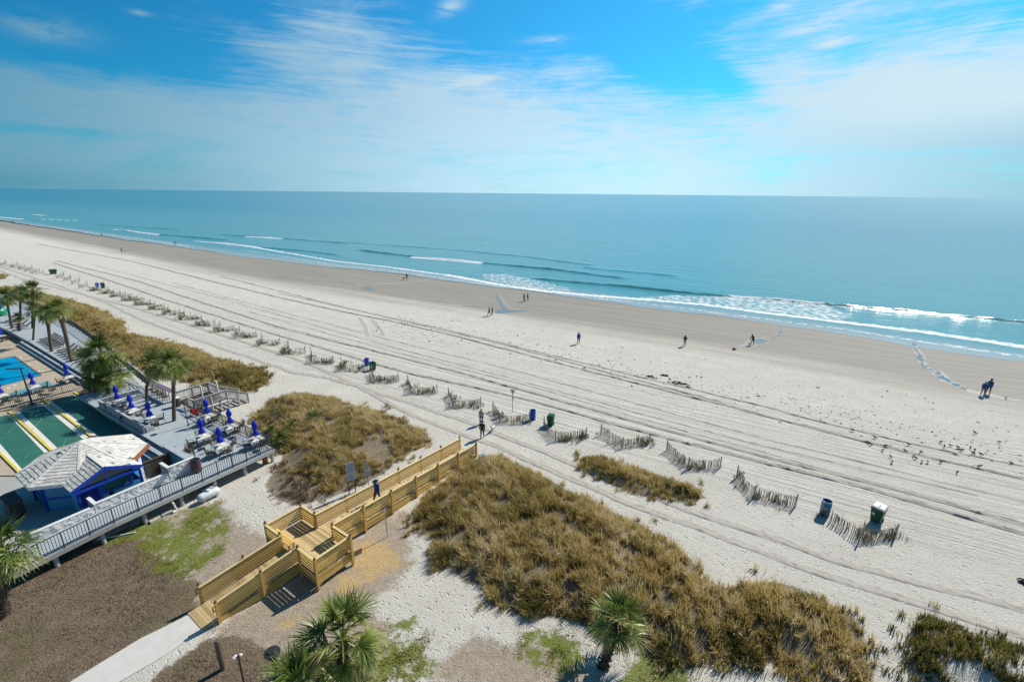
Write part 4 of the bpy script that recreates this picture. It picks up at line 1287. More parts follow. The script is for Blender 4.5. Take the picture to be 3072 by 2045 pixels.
ZC = 0.386
sheet('court_lane', [(-60, 1266), (23, 1243), (135, 1361), (68, 1407), (0, 1331), (-60, 1270)], ZC, 'court')
sheet('court_lane', [(61, 1236), (126, 1215), (251, 1319), (172, 1342)], ZC, 'court')
sheet('court_lane', [(153, 1201), (218, 1184), (400, 1303), (302, 1311)], ZC, 'court')
for q in ([(24, 1242), (30, 1240), (146, 1354), (136, 1361)], [(43, 1239), (60, 1236), (171, 1342), (159, 1350)], [(127, 1215), (140, 1212), (275, 1309), (252, 1319)], [(140, 1205), (152, 1202), (300, 1311), (282, 1313)], [(219, 1184), (224, 1183), (407, 1302), (401, 1303)], [(-30, 1305), (0, 1330), (67, 1408), (58, 1414), (-30, 1325)]):
    sheet('court_border', q, ZC + 0.002, 'court_white')
fl_ = MB()
for (a, b) in (((66, 1262), (20, 1300)), ((75, 1375), (85, 1360)), ((85, 1360), (118, 1352)), ((95, 1264), (170, 1272)), ((95, 1290), (140, 1240)), ((190, 1335), (200, 1312)), ((200, 1312), (240, 1318)), ((205, 1240), (262, 1222)), ((303, 1310), (303, 1290)), ((30, 1320), (90, 1300))):
    fl_.bar(at(*a, ZC + .004), at(*b, ZC + .004), 0.035, 0.003)
tag(fl_.build('court_marking', M['faint_line']), kind='structure')


def kerb(a, b, label, w_=0.17, h=0.1, z=0.38):
    p, q = at(*a, z), at(*b, z)
    mb = MB(); mb.bar(p + Vector((0, 0, h / 2)), q + Vector((0, 0, h / 2)), w_, h)
    tag(mb.build('kerb', M['yellow']), label, 'kerb', 'yellow kerbs of the shuffleboard courts')


kerb((0, 1232), (222, 1176), 'yellow kerb running along the foot of the pool fence', 0.2)
kerb((27, 1235), (153, 1351), 'yellow kerb between the leftmost and middle green court lanes')
kerb((132, 1201), (275, 1310), 'yellow kerb between the middle and rightmost green court lanes')
kerb((222, 1176), (300, 1229), 'short yellow kerb beside the rightmost court lane under the palms', 0.2)
kerb((0, 1359), (59, 1418), 'yellow kerb at the bottom left corner of the courts')
sheet('pool_water', [(42, 1069), (122, 1125), (0, 1157), (-80, 1178), (-80, 1088), (0, 1077)], 0.512, 'pool_water')
cop = MB()
for a, b in (((42, 1068), (123.5, 1125.5)), ((123.5, 1125.5), (-80, 1179)), ((42, 1068), (-80, 1087))):
    cop.bar(at(*a, .515), at(*b, .515), 0.16, 0.03)
tag(cop.build('pool_coping', M['joint']), kind='structure')
sheet('wading_pool_water', [(143, 1141), (160, 1155), (60, 1184), (-40, 1208), (-40, 1201), (0, 1189)], 0.512, 'wading_water')
jt = MB()
for a, b in (((53, 1074), (138, 1061)), ((101, 1111), (186, 1096)), ((-20, 1043), (71, 1026))):
    jt.bar(at(*a, .504), at(*b, .504), 0.07, 0.006)
tag(jt.build('paving_joint', M['joint']), kind='structure')
dk_ = MB()
for x, y in ((62, 1072), (88, 1093), (117, 1112), (129, 1113), (25, 1164), (45, 1155), (168, 1148)):
    p = at(x, y, .508); dk_.box(p, (.5, .22, .006), rz=rad(-35))
tag(dk_.build('depth_marking', M['court_white']), kind='structure')

# ---------------------------------------------------------------- the raised timber deck
deck = thing('patio_deck', H(-46, 16.5, 0), 0, 'raised grey timber deck of the beach bar with its long ramp and posts underneath', 'deck')
def dpart(mb, name, m_, parent=None, smooth=False):
    mb.v = [tuple(Vector(v) - deck.location) for v in mb.v]
    return mb.build(name, M[m_], parent or deck, smooth)


DZ = 1.25
m_ = MB(); m_.prism([tuple(H(u, v)[:2]) for u, v in ((-35.25, 13.4), (-35.25, 18.95), (-62, 18.95), (-62, 14.05), (-37.45, 14.05), (-37.45, 13.4))], DZ - .16, DZ)
dpart(m_, 'floor', 'deck')
strip = [(-80, 950), (20, 988), (89, 1026), (254, 1126), (316, 1166), (415, 1148), (392, 1122), (320, 1052), (230, 987), (150, 945), (60, 905), (-80, 850)]
m_ = MB(); m_.prism([tuple(at(x, y, DZ)[:2]) for x, y in strip], DZ - .4, DZ - 0.004)
dpart(m_, 'lounger_strip', 'deck')
st_ = MB()
a, b = at(70, 1017, DZ), at(262, 1131, DZ)
d = (b - a).normalized(); nn_ = Vector((d.y, -d.x, 0))
for k, (off, z) in enumerate(((0.28, 1.0), (0.62, 0.75))):
    st_.bar(a + nn_ * off + Vector((0, 0, z - DZ - .125)), b + nn_ * off + Vector((0, 0, z - DZ - .125)), 0.30, 0.24)
dpart(st_, 'strip_steps', 'deck')
m_ = MB()
vs_l = [3.2, 5.5, 8.0, 13.4]; zs_l = [1.0, 1.12, 1.25, 1.25]
for k in range(3):
    m_.add([tuple(H(u, v, z)) for u, v, z in ((-37.35, vs_l[k], zs_l[k]), (-35.25, vs_l[k], zs_l[k]), (-35.25, vs_l[k + 1], zs_l[k + 1]), (-37.35, vs_l[k + 1], zs_l[k + 1]))] + [tuple(H(u, v, z)) for u, v, z in ((-37.35, vs_l[k], zs_l[k] - .16), (-35.25, vs_l[k], zs_l[k] - .16), (-35.25, vs_l[k + 1], zs_l[k + 1] - .16), (-37.35, vs_l[k + 1], zs_l[k + 1] - .16))],
           [(0, 1, 2, 3), (7, 6, 5, 4), (0, 4, 5, 1), (1, 5, 6, 2), (2, 6, 7, 3), (3, 7, 4, 0)])
dpart(m_, 'ramp_floor', 'deck')
m_ = MB()
for k in range(3):
    m_.bar(H(-35.21, vs_l[k], zs_l[k] - .2), H(-35.21, vs_l[k + 1], zs_l[k + 1] - .2), .06, .3)
m_.bar(H(-35.21, 13.4, DZ - .2), H(-35.21, 19.0, DZ - .2), .06, .3)
m_.bar(H(-35.2, 18.99, DZ - .2), H(-48.5, 18.99, DZ - .2), .06, .3)
dpart(m_, 'edge_beam', 'grey_wood')
for v in np.arange(5.0, 19.0, 2.3):
    m_ = MB(); m_.tube([H(-35.45, v, -.1), H(-35.45, v, DZ - .3)], .13, 8); dpart(m_, 'support_post', 'grey_wood')
    m_ = MB(); m_.tube([H(-36.9, v + .5, -.1), H(-36.9, v + .5, DZ - .3)], .13, 8); dpart(m_, 'support_post', 'dark_wood')
for u in (-36.6, -39.5, -42.5, -45.5):
    m_ = MB(); m_.tube([H(u, 18.7, -.1), H(u, 18.7, DZ - .3)], .13, 8); dpart(m_, 'support_post', 'grey_wood')
m_ = MB(); m_.box(H(-35.75, 18.35, .5), (.3, .3, 1.1), rz=-HA + math.pi / 2); dpart(m_, 'rusty_support', 'rust_wood')
bw = MB()
for k in range(3): bw.bar(H(-37.6, 8, .2 + k * .3), H(-37.6, 17.5, .2 + k * .3), .05, .28)
dpart(bw, 'back_boarding', 'dark_wood')
jn = MB()
for k in range(9):
    u = -61.5 + k * .95
    jn.bar(H(u, 16.0, DZ + .003), H(u, 18.9, DZ + .003), .05, .004)
dpart(jn, 'board_gap', 'deck_side')
m_ = MB()
for k in range(4):
    m_.bar(H(-42.3 + k * .02, 13.76 + k * .17, 1.88 - k * .035), H(-38.4 + k * .02, 13.76 + k * .17, 1.88 - k * .035), .15, .035)
m_.prism([tuple(H(u, v)[:2]) for u, v in ((-42.28, 13.75), (-42.22, 13.75), (-42.22, 14.3), (-42.28, 14.3))], .6, 1.82)
dpart(m_, 'plank_bench', 'deck')
m_ = MB(); m_.prism([tuple(H(u, v)[:2]) for u, v in ((-42.2, 13.78), (-37.7, 13.78), (-37.7, 13.9), (-42.2, 13.9))], .3, 1.78); dpart(m_, 'bench_wall', 'wall_blue')
m_ = MB(); m_.bar(H(-47, 13.72, .95), H(-42.4, 13.72, .95), .5, .1); m_.bar(H(-47, 13.3, .62), H(-42.4, 13.3, .62), .5, .1); dpart(m_, 'side_step', 'deck')
pl_ = MB()
pl_.bar(H(-56.9, 14.3, 1.25), H(-47.1, 14.3, 1.25), .12, 1.55)
pl_.bar(H(-56.9, 14.3, 1.25), H(-56.6, 17.6, 1.25), .12, 1.55)
dpart(pl_, 'bench_back', 'deck_side')
pl_ = MB()
pl_.bar(H(-57.0, 14.3, 2.05), H(-47.05, 14.3, 2.05), .2, .05); pl_.bar(H(-56.95, 14.4, 2.052), H(-56.6, 17.65, 2.052), .2, .05)
pl_.bar(H(-56.6, 14.75, 1.66), H(-47.1, 14.75, 1.66), .55, .06); pl_.bar(H(-56.3, 15.1, 1.664), H(-56.1, 17.6, 1.664), .5, .06)
pl_.bar(H(-47.12, 14.75, 1.45), H(-47.06, 14.75, 1.45), .6, .44); pl_.bar(H(-55.9, 15.1, 1.44), H(-55.75, 17.6, 1.44), .05, .36)
dpart(pl_, 'bench_seat', 'deck')
# stucco wall of the ramp, in three stepped lengths
def stucco_mat():
    m = bpy.data.materials.new('stucco'); m.use_nodes = True
    t = NT(m.node_tree); g = t.n('ShaderNodeNewGeometry').outputs['Position']
    n = t.noise(g, 4.5, 5, 0.7); n2 = t.noise(g, 1.6, 4, .6)
    c = t.mix(t.lin(n2, .3, .7), (0.48, 0.48, 0.48), (0.62, 0.62, 0.61))
    b_ = t.n('ShaderNodeBump', {'Height': t.m('ADD', n, t.m('MULTIPLY', n2, .5)), 'Strength': 1.0, 'Distance': 0.4}).outputs[0]
    bs = t.n('ShaderNodeBsdfPrincipled', {'Base Color': c, 'Roughness': .9, 'Specular IOR Level': .1, 'Normal': b_})
    t.n('ShaderNodeOutputMaterial', {'Surface': bs.outputs[0]})
    return m
M['stucco'] = stucco_mat()
M['stucco_flat'] = mat('stucco_flat', (0.62, 0.61, 0.59), .9, .10, 5, spec=.1)
from mathutils import noise as mnoise
for v0, v1, zt, lb in ((12.12, 14.0, 2.25, 'tallest length of rough white stucco wall at the deck end of the ramp'), (7.72, 12.12, 1.86, 'middle length of rough white stucco wall along the ramp beside the hut door'), (4.6, 7.72, 1.68, 'lowest length of rough white stucco wall at the foot of the ramp')):
    s = thing('stucco_wall', H(-37.46, (v0 + v1) / 2, 0), 0, lb, 'wall', 'stepped stucco walls of the ramp')
    o = s.location
    def sp_(mb): mb.v = [tuple(Vector(v) - o) for v in mb.v]; return mb
    m_ = MB(); m_.prism([tuple(H(u, v)[:2]) for u, v in ((-37.56, v0 + .003), (-37.37, v0 + .003), (-37.37, v1 - .003), (-37.56, v1 - .003))], .2, zt); sp_(m_).build('wall_body', M['stucco'], s)
    gy = np.arange(v0 + .01, v1, .055); gz_ = np.arange(.9, zt + .01, .055)
    gv = []
    for z_ in gz_:
        for y_ in gy:
            q = H(-37.35, y_, z_); k_ = mnoise.fractal(q * 3.2, 1.0, 2.0, 5) * .045 + mnoise.noise(q * 9) * .018
            gv.append(tuple(H(-37.345 + max(-.015, k_), y_, min(z_, zt)) - o))
    W_ = len(gy); m_ = MB(); m_.add(gv, [(i * W_ + j, i * W_ + j + 1, (i + 1) * W_ + j + 1, (i + 1) * W_ + j) for i in range(len(gz_) - 1) for j in range(W_ - 1)])
    m_.build('stucco_coat', M['stucco_flat'], s)
    m_ = MB(); m_.bar(H(-37.47, v0 + .002, zt + .025), H(-37.47, v1 - .002, zt + .025), .24, .05); sp_(m_).build('coping', M['hut_white'], s)
    if v0 > 5:
        m_ = MB(); m_.bar(H(-37.62, v0 + .1, zt / 2 + .1), H(-38.6, v0 + .1, zt / 2 + .1), .18, zt - .2); sp_(m_).build('return_wall', M['deck_side'], s)
        m_ = MB(); m_.bar(H(-37.6, v0 + .1, zt + .025), H(-38.65, v0 + .1, zt + .025), .22, .05); sp_(m_).build('return_coping', M['hut_white'], s)
m_ = MB(); m_.bar(H(-40.95, 11.9, .95), H(-40.95, 13.65, .95), .14, 1.35); m_.bar(H(-40.95, 11.85, 1.65), H(-40.95, 13.7, 1.65), .22, .06)
tag(m_.build('brown_screen', M['dark_wood']), 'dark brown screen wall between the hut and the plank bench', 'wall')


# ---------------------------------------------------------------- metal railings
def railing(pts, label, m_='iron', h=1.05, gap=0.13, post=1.9, name='railing', bal=0.018):
    s = thing(name, pts[0], 0, label, 'railing')
    o = Vector(pts[0])
    pts = [Vector(p) - o for p in pts]
    ba = MB()
    for i in range(len(pts) - 1):
        a, b = pts[i], pts[i + 1]
        L = (b - a).length
        t_, b_ = MB(), MB()
        t_.bar(a + Vector((0, 0, h)), b + Vector((0, 0, h)), .05, .045); t_.build('top_rail', M[m_], s)
        b_.bar(a + Vector((0, 0, .12)), b + Vector((0, 0, .12)), .035, .035); b_.build('bottom_rail', M[m_], s)
        n = max(1, int(L / gap))
        for k in range(1, n):
            p = a.lerp(b, k / n)
            ba.bar(p + Vector((0, 0, .12)), p + Vector((0, 0, h)), bal, bal)
        npz = max(1, int(round(L / post)))
        for k in range(npz + (1 if i == len(pts) - 2 else 0)):
            p = a.lerp(b, k / npz)
            MB().bar(p - Vector((0, 0, .05)), p + Vector((0, 0, h + .03)), .05, .05).build('post', M[m_], s)
    ba.build('balusters', M[m_], s)
    return s


railing([H(-35.25, 18.9, DZ), H(-35.25, 13.4, DZ), H(-35.25, 8.0, DZ), H(-35.25, 5.5, 1.12), H(-35.25, 3.4, 1.0)], 'long blue-black metal railing along the outer edge of the deck and ramp', gap=.15, post=1.2, bal=.022)
railing([H(-35.3, 18.9, DZ), H(-44.9, 18.9, DZ), H(-48.4, 18.95, DZ)], 'dark metal railing on the seaward deck edge between timber stairs and corner', bal=.022)
railing([at(500, 1190, DZ), at(441, 1156, DZ), at(385, 1110, DZ), at(320, 1052, DZ), at(230, 987, DZ), at(150, 945, DZ), at(60, 905, DZ), at(-60, 855, DZ)], 'dark metal railing behind the loungers along the foot of the grass dune', gap=.2, bal=.03)
railing([at(-40, 1240, .5), at(0, 1229, .5), at(125, 1197, .5), at(250, 1165, .5)], 'dark picket railing between the pool and the green courts', gap=.14, bal=.025)
railing([at(366, 1160, DZ), at(441, 1190, DZ)], 'short dark handrail beside the leaning palm and the bench corner', gap=2.0, h=.8, post=2.0)

# ---------------------------------------------------------------- timber landing and stairs to the sand
stairs = thing('beach_stairs', H(-50.5, 20.7, 0), 0, 'weathered grey timber landing with steps down to the sand behind the deck', 'stairs')
def spart(mb, name, m_, parent=None):
    mb.v = [tuple(Vector(v) - stairs.location) for v in mb.v]
    return mb.build(name, M[m_], parent or stairs)


m_ = MB()
for k in range(22):
    m_.bar(H(-52.3, 19.1 + k * .145, DZ - .03), H(-48.6, 19.1 + k * .145, DZ - .03), .13, .04)
spart(m_, 'landing_floor', 'dark_wood')
def wrail(a, b, za, zb, n=None):
    L = (Vector(H(*b)) - Vector(H(*a))).length
    m_ = MB(); m_.bar(H(*a, za + .97), H(*b, zb + .97), .15, .045); m_.bar(H(*a, za + .84), H(*b, zb + .84), .05, .09); m_.bar(H(*a, za + .12), H(*b, zb + .12), .05, .09)
    spart(m_, 'handrail', 'grey_wood')
    m_ = MB(); n = int(L / .14)
    for k in range(1, n):
        p = H(*a, za).lerp(H(*b, zb), k / n); m_.bar(p + Vector((0, 0, .12)), p + Vector((0, 0, .9)), .06, .035)
    spart(m_, 'balusters', 'grey_wood')


wrail((-52.3, 19.15), (-52.3, 22.25), DZ, DZ); wrail((-52.3, 22.25), (-50.4, 22.25), DZ, DZ); wrail((-48.6, 22.25), (-48.6, 19.15), DZ, DZ); wrail((-48.6, 19.15), (-50.0, 19.15), DZ, DZ)
wrail((-50.4, 22.25), (-50.4, 24.3), DZ, .15); wrail((-48.6, 22.25), (-48.6, 24.3), DZ, .15)
m_ = MB()
for k in range(7):
    f = k / 6.5; m_.bar(H(-50.35, 22.4 + 1.9 * f, DZ - .1 - 1.1 * f), H(-48.65, 22.4 + 1.9 * f, DZ - .1 - 1.1 * f), .27, .045)
spart(m_, 'treads', 'grey_wood')
for u, v, z in ((-52.3, 19.15, DZ), (-52.3, 22.25, DZ), (-50.4, 22.25, DZ), (-48.6, 22.25, DZ), (-48.6, 19.15, DZ), (-48.6, 20.7, DZ), (-52.3, 20.7, DZ), (-50.4, 24.3, .15), (-48.6, 24.3, .15), (-48.6, 23.3, .65)):
    m_ = MB(); m_.bar(H(u, v, -.2), H(u, v, z + 1.0), .12, .12); spart(m_, 'post', 'grey_wood')
for (x0, y0, x1, y1, lb) in ((647.4, 1143, 663, 1212, 'tall leaning white pole at the seaward corner of the timber stairs'), (601, 1158, 611, 1206, 'white pole standing inside the timber landing near the deck umbrella')):
    b_ = at(x1, y1, .4 if x0 > 620 else 1.0)
    dd = min(np.arange(1, 5, .02), key=lambda h: np.linalg.norm(hit(x0, y0, b_[2] + h)[:2] - np.array(b_[:2])))
    t_ = at(x0, y0, b_[2] + float(dd))
    s = thing('white_pole', b_, 0, lb, 'pole')
    MB().tube([(0, 0, -.4), t_ - b_], .085, 10).build('shaft', M['white'], s)
    MB().tube([t_ - b_, t_ - b_ + Vector((0, 0, .05))], .11, 10).build('cap', M['white'], s)

# ---------------------------------------------------------------- the blue hut
HZ = 0.30
hut = thing('beach_bar_hut', H(-43.3, 9.25, HZ), math.pi / 2 - HA, 'small blue hut with a peeling white shingle roof and a blue-trimmed gable', 'hut')
# local axes: x along u, y along v
M['shingle'] = mat('shingle', (0.60, 0.58, 0.52), 0.8, 0.16, 3.0, bump=0.012, island=.2)
M['roof_felt'] = mat('roof_felt', (0.16, 0.15, 0.14), 0.9, 0.3, 6)
M['door_blue'] = mat('door_blue', (0.004, 0.02, 0.20), 0.4, 0.1, 3)
EZ, AZ_, FR = 2.3, 3.75, 3.45
oct_ = [(FR / math.cos(rad(22.5)) * math.cos(rad(22.5 + 45 * k)), FR / math.cos(rad(22.5)) * math.sin(rad(22.5 + 45 * k))) for k in range(8)]
m_ = MB()
m_.add([(x, y, EZ) for x, y in oct_] + [(0, 0, AZ_)] + [(x, y, EZ - .16) for x, y in oct_] + [(0, 0, AZ_ - .16)], [(k, (k + 1) % 8, 8) for k in range(8)] + [(9 + (k + 1) % 8, 9 + k, 17) for k in range(8)] + [(k, 9 + k, 9 + (k + 1) % 8, (k + 1) % 8) for k in range(8)])
roof = m_.build('roof', M['roof_felt'], hut)
r_ = random.Random(21)


def shingles(mb, A, B, C, D, rows, wid, miss=0.04, thick=.022):
    """courses from eave A-B up to ridge D-C"""
    A, B, C, D = map(Vector, (A, B, C, D))
    nrm = (B - A).cross(D - A).normalized()
    for k in range(rows):
        f0, f1 = k / rows, (k + 1.05) / rows
        f1 = min(f1, 1)
        p0, q0, p1, q1 = A.lerp(D, f0), B.lerp(C, f0), A.lerp(D, f1), B.lerp(C, f1)
        n = max(1, int((q0 - p0).length / wid))
        sh = (k % 2) * .5
        cuts = [0] + [min(1, max(0, (i + sh + r_.uniform(-.12, .12)) / n)) for i in range(1 if sh == 0 else 0, n)] + [1]
        for i in range(len(cuts) - 1):
            a, b = cuts[i] + .004, cuts[i + 1] - .004
            if b - a < .02 or r_.random() < miss: continue
            dr = r_.uniform(-.02, .03)
            lo_a, lo_b = p0.lerp(q0, a), p0.lerp(q0, b)
            up_a, up_b = p1.lerp(q1, a), p1.lerp(q1, b)
            dd = (lo_a - up_a).normalized() * dr
            t0 = nrm * (thick + .012 + r_.uniform(0, .012)); t1 = nrm * .006
            mb.add([lo_a + dd, lo_b + dd, up_b + t1, up_a + t1, lo_a + dd + t0, lo_b + dd + t0, up_b + t1 * 1.5, up_a + t1 * 1.5], [(4, 5, 6, 7), (0, 1, 5, 4), (1, 2, 6, 5), (3, 0, 4, 7)])


m_ = MB()
for k in range(8):
    a, b = oct_[k], oct_[(k + 1) % 8]
    shingles(m_, (*a, EZ + .01), (*b, EZ + .01), (b[0] * .02, b[1] * .02, AZ_), (a[0] * .02, a[1] * .02, AZ_), 13, .33, 0.008 if k not in (0, 1, 7) else 0.03)
for k in range(8):
    a = oct_[k]; m_.bar(Vector((a[0], a[1], EZ + .04)), Vector((0, 0, AZ_ + .05)), .16, .03)
m_.build('shingles', M['shingle'], roof)
m_ = MB()
for k in range(8):
    a, b = oct_[k], oct_[(k + 1) % 8]
    if k == 0: continue
    m_.bar((a[0] * 1.006, a[1] * 1.006, EZ - .09), (b[0] * 1.006, b[1] * 1.006, EZ - .09), .035, .2)
m_.build('fascia', M['hut_white'], roof)
a, b = oct_[0], oct_[1]
m_ = MB(); m_.bar((a[0] * 1.02, a[1] * 1.02, EZ - .12), (b[0] * 1.02, b[1] * 1.02, EZ - .12), .06, .36); m_.build('broken_fascia', M['rust_wood'], roof)
# walls
wr_ = 2.85 / math.cos(rad(22.5))
ow = [(wr_ * math.cos(rad(22.5 + 45 * k)), wr_ * math.sin(rad(22.5 + 45 * k))) for k in range(8)]
m_ = MB(); m_.prism(ow, 0, EZ - .02); wl_ = m_.build('walls', M['wall_blue'], hut)
m_ = MB()
for k in range(8):
    a, b = ow[k], ow[(k + 1) % 8]
    m_.bar((a[0] * 1.01, a[1] * 1.01, 0), (a[0] * 1.01, a[1] * 1.01, EZ - .1), .16, .16)
    m_.bar((a[0] * 1.008, a[1] * 1.008, .95), (b[0] * 1.008, b[1] * 1.008, .95), .05, .16)
m_.build('corner_trim', M['trim_blue'], wl_)
# gable bay towards the ramp: y from -2.1 to 1.9, front at x = 4.25
gx, y0, y1, yr, gz = 4.3, -2.1, 1.9, -.1, 3.15
m_ = MB()
m_.add([(gx, y0, EZ - .05), (gx, yr, gz), (gx, y1, EZ - .05), (1.2, y0, EZ - .05), (1.2, yr, gz), (1.2, y1, EZ - .05), (gx, y0, EZ - .2), (gx, yr, gz - .15), (gx, y1, EZ - .2), (1.2, y0, EZ - .2), (1.2, yr, gz - .15), (1.2, y1, EZ - .2)],
       [(0, 1, 4, 3), (1, 2, 5, 4), (6, 9, 10, 7), (7, 10, 11, 8), (0, 6, 7, 1), (1, 7, 8, 2), (0, 3, 9, 6), (2, 8, 11, 5)])
gr = m_.build('gable_roof', M['roof_felt'], hut)
m_ = MB()
shingles(m_, (1.3, y0, EZ - .04), (gx + .05, y0, EZ - .04), (gx + .05, yr, gz + .01), (1.3, yr, gz + .01), 8, .33, .02)
shingles(m_, (gx + .05, y1, EZ - .04), (1.3, y1, EZ - .04), (1.3, yr, gz + .01), (gx + .05, yr, gz + .01), 8, .33, .04)
m_.bar((1.3, yr, gz + .04), (gx + .05, yr, gz + .04), .2, .03)
m_.build('gable_shingles', M['shingle'], gr)
m_ = MB()
m_.bar((gx + .06, y0 - .05, EZ - .15), (gx + .06, yr, gz - .1), .05, .24, up=(0, 0, 1)); m_.bar((gx + .06, yr, gz - .1), (gx + .06, y1 + .05, EZ - .15), .05, .24)
m_.bar((gx + .02, y0 + .1, EZ - .28), (gx + .02, y1 - .1, EZ - .28), .08, .16); m_.bar((gx + .0, yr, EZ - .2), (gx + .0, yr, gz - .15), .08, .1)
m_.build('gable_trim', M['trim_blue'], hut)
m_ = MB(); m_.add([(gx - .3, y0 + .25, EZ - .2), (gx - .3, yr, gz - .2), (gx - .3, y1 - .25, EZ - .2)], [(0, 2, 1), (0, 1, 2)]); m_.build('gable_panel', M['slab'], hut)
m_ = MB(); m_.box((gx - 1.0, (y0 + yr) / 2 + .1, 1.05), (1.2, 1.7, 2.1)); m_.box((gx - 1.0, (y1 + yr) / 2 + .1, .5), (1.2, 1.7, 1.0)); m_.build('bay_wall', M['wall_blue'], hut)
m_ = MB(); m_.box((gx - .38, -1.15, 1.0), (.06, .95, 2.0)); dr_ = m_.build('door', M['door_blue'], hut)
MB().box((gx - .34, -1.15, 1.88), (.05, .28, .16)).build('door_sign', M['red'], dr_)
m_ = MB()
for y in (-1.72, -.6): m_.box((gx - .36, y, 1.05), (.1, .14, 2.1))
m_.box((gx - .36, -1.15, 2.1), (.1, 1.2, .14)); m_.build('door_frame', M['trim_blue'], hut)
m_ = MB(); m_.box((gx - .42, .45, 1.55), (.05, 1.6, .95)); wn = m_.build('window', M['pane_green'], hut)
m_ = MB()
for y in (-.4, 1.3): m_.box((gx - .39, y, 1.55), (.08, .12, 1.1))
m_.box((gx - .388, .45, 1.02), (.08, 1.8, .12)); m_.box((gx - .388, .45, 2.08), (.08, 1.8, .1)); m_.build('window_frame', M['trim_blue'], wn)
MB().tube([(gx - .02, 1.75, 0), (gx - .02, 1.75, EZ - .15)], .08, 8).build('corner_post', M['trim_blue'], hut)
m_ = MB(); m_.add([(gx - .35, 1.95, 0), (2.2, 2.6, 0), (2.2, 2.6, EZ - .3), (gx - .35, 1.95, EZ - .6), (gx - .45, 1.85, 0), (2.1, 2.5, 0), (2.1, 2.5, EZ - .3), (gx - .45, 1.85, EZ - .6)], [(0, 1, 2, 3), (7, 6, 5, 4), (0, 3, 7, 4), (1, 5, 6, 2), (3, 2, 6, 7)]); m_.build('white_side_wall', M['hut_white'], hut)
m_ = MB(); m_.box((gx - .1, .4, .5), (.5, 1.5, .06)); m_.build('serving_counter', M['slab'], hut)
p = hut.matrix_basis @ Vector((gx + .1, .1, .45)) if False else H(-43.3 + gx + .15, 9.3, HZ)
o = MB().lathe([(.09, 0), (.1, .04), (.1, .42), (.05, .5), (.03, .56)], n=10).build('fire_extinguisher', M['red'], loc=p)
tag(o, 'red fire extinguisher standing outside the hut door behind the stucco wall', 'fire extinguisher')
s = thing('wire_rack', H(-40.1, 11.75, HZ), math.pi / 2 - HA, 'black wire rack standing between the hut and the brown screen', 'rack')
m_ = MB()
for x in (-.2, .2):
    for y in (-.4, .4): m_.bar((x, y, 0), (x, y, 1.5), .04, .04)
m_.build('frame', M['black'], s)
for z in (.25, .65, 1.05, 1.45):
    m_ = MB()
    for k in range(7): m_.bar((-.2, -.4 + k * .8 / 6, z), (.2, -.4 + k * .8 / 6, z), .02, .02)
    m_.bar((-.2, -.4, z), (-.2, .4, z), .03, .03); m_.bar((.2, -.4, z), (.2, .4, z), .03, .03)
    m_.build('shelf', M['iron'], s)
s = thing('dark_cabinet', H(-43.6, 5.1, HZ), math.pi / 2 - HA, 'dark cabinet in the shade under the left eave of the hut', 'cabinet')
MB().box((0, 0, .6), (1.8, .7, 1.2)).build('carcass', M['black'], s)
MB().box((0, -.02, 1.23), (1.9, .8, .05)).build('top', M['dark_wood'], s)
for x in (-.45, .45): MB().box((x, -.36, .6), (.8, .03, 1.0)).build('door', M['iron'], s)
# ---------------------------------------------------------------- patio furniture
HROT = math.pi / 2 - HA


def make_chair(bar_h=0.0):
    s = thing('armchair' if not bar_h else 'bar_chair')
    z = .43 + bar_h
    MB().box((0, 0, z), (.5, .48, .045)).build('seat', M['wicker'], s)
    for x in (-.22, .22):
        MB().tube([(x, .23, 0), (x * .98, .21, z + .2 if True else z)], .018, 6).build('leg', M['wicker'], s)
        MB().tube([(x * 1.05, -.26, 0), (x, -.2, z)], .018, 6).build('leg', M['wicker'], s)
        MB().tube([(x * 1.02, .22, z + .2), (x * 1.18, .08, z + .24), (x * 1.15, -.12, z + .26), (x * .95, -.24, z + .38)], .02, 6).build('armrest', M['wicker'], s)
    b_ = MB()
    N = 8
    top = []
    for k in range(N + 1):
        a_ = math.pi * (0.06 + .88 * k / N)
        x = -.27 * math.cos(a_); zz = z + .2 + .32 * math.sin(a_) ** .6
        top.append((x, -.25 - .06 * math.sin(a_), zz))
    b_.tube(top, .02, 6)
    for k in range(1, N):
        b_.bar((top[k][0] * .8, -.215, z + .02), top[k], .034, .012, up=(0, 1, 0))
    b_.build('backrest', M['wicker'], s)
    return s


def make_table():
    s = thing('patio_table')
    t_ = MB().box((0, 0, .71), (.98, .98, .03)).build('tabletop', M['tabletop'], s)
    for x in (-.4, .4):
        for y in (-.4, .4): MB().tube([(x * .9, y * .9, .7), (x, y, 0)], .022, 6).build('leg', M['wicker'], s)
    MB().box((0, 0, .66), (.9, .9, .05)).build('apron', M['wicker'], s)
    for x, y, r in ((-.26, .22, .1), (.24, -.26, -.15)):
        MB().box((x, y, .73), (.38, .27, .008), rz=r).build('placemat', M['white'], t_)
    return s


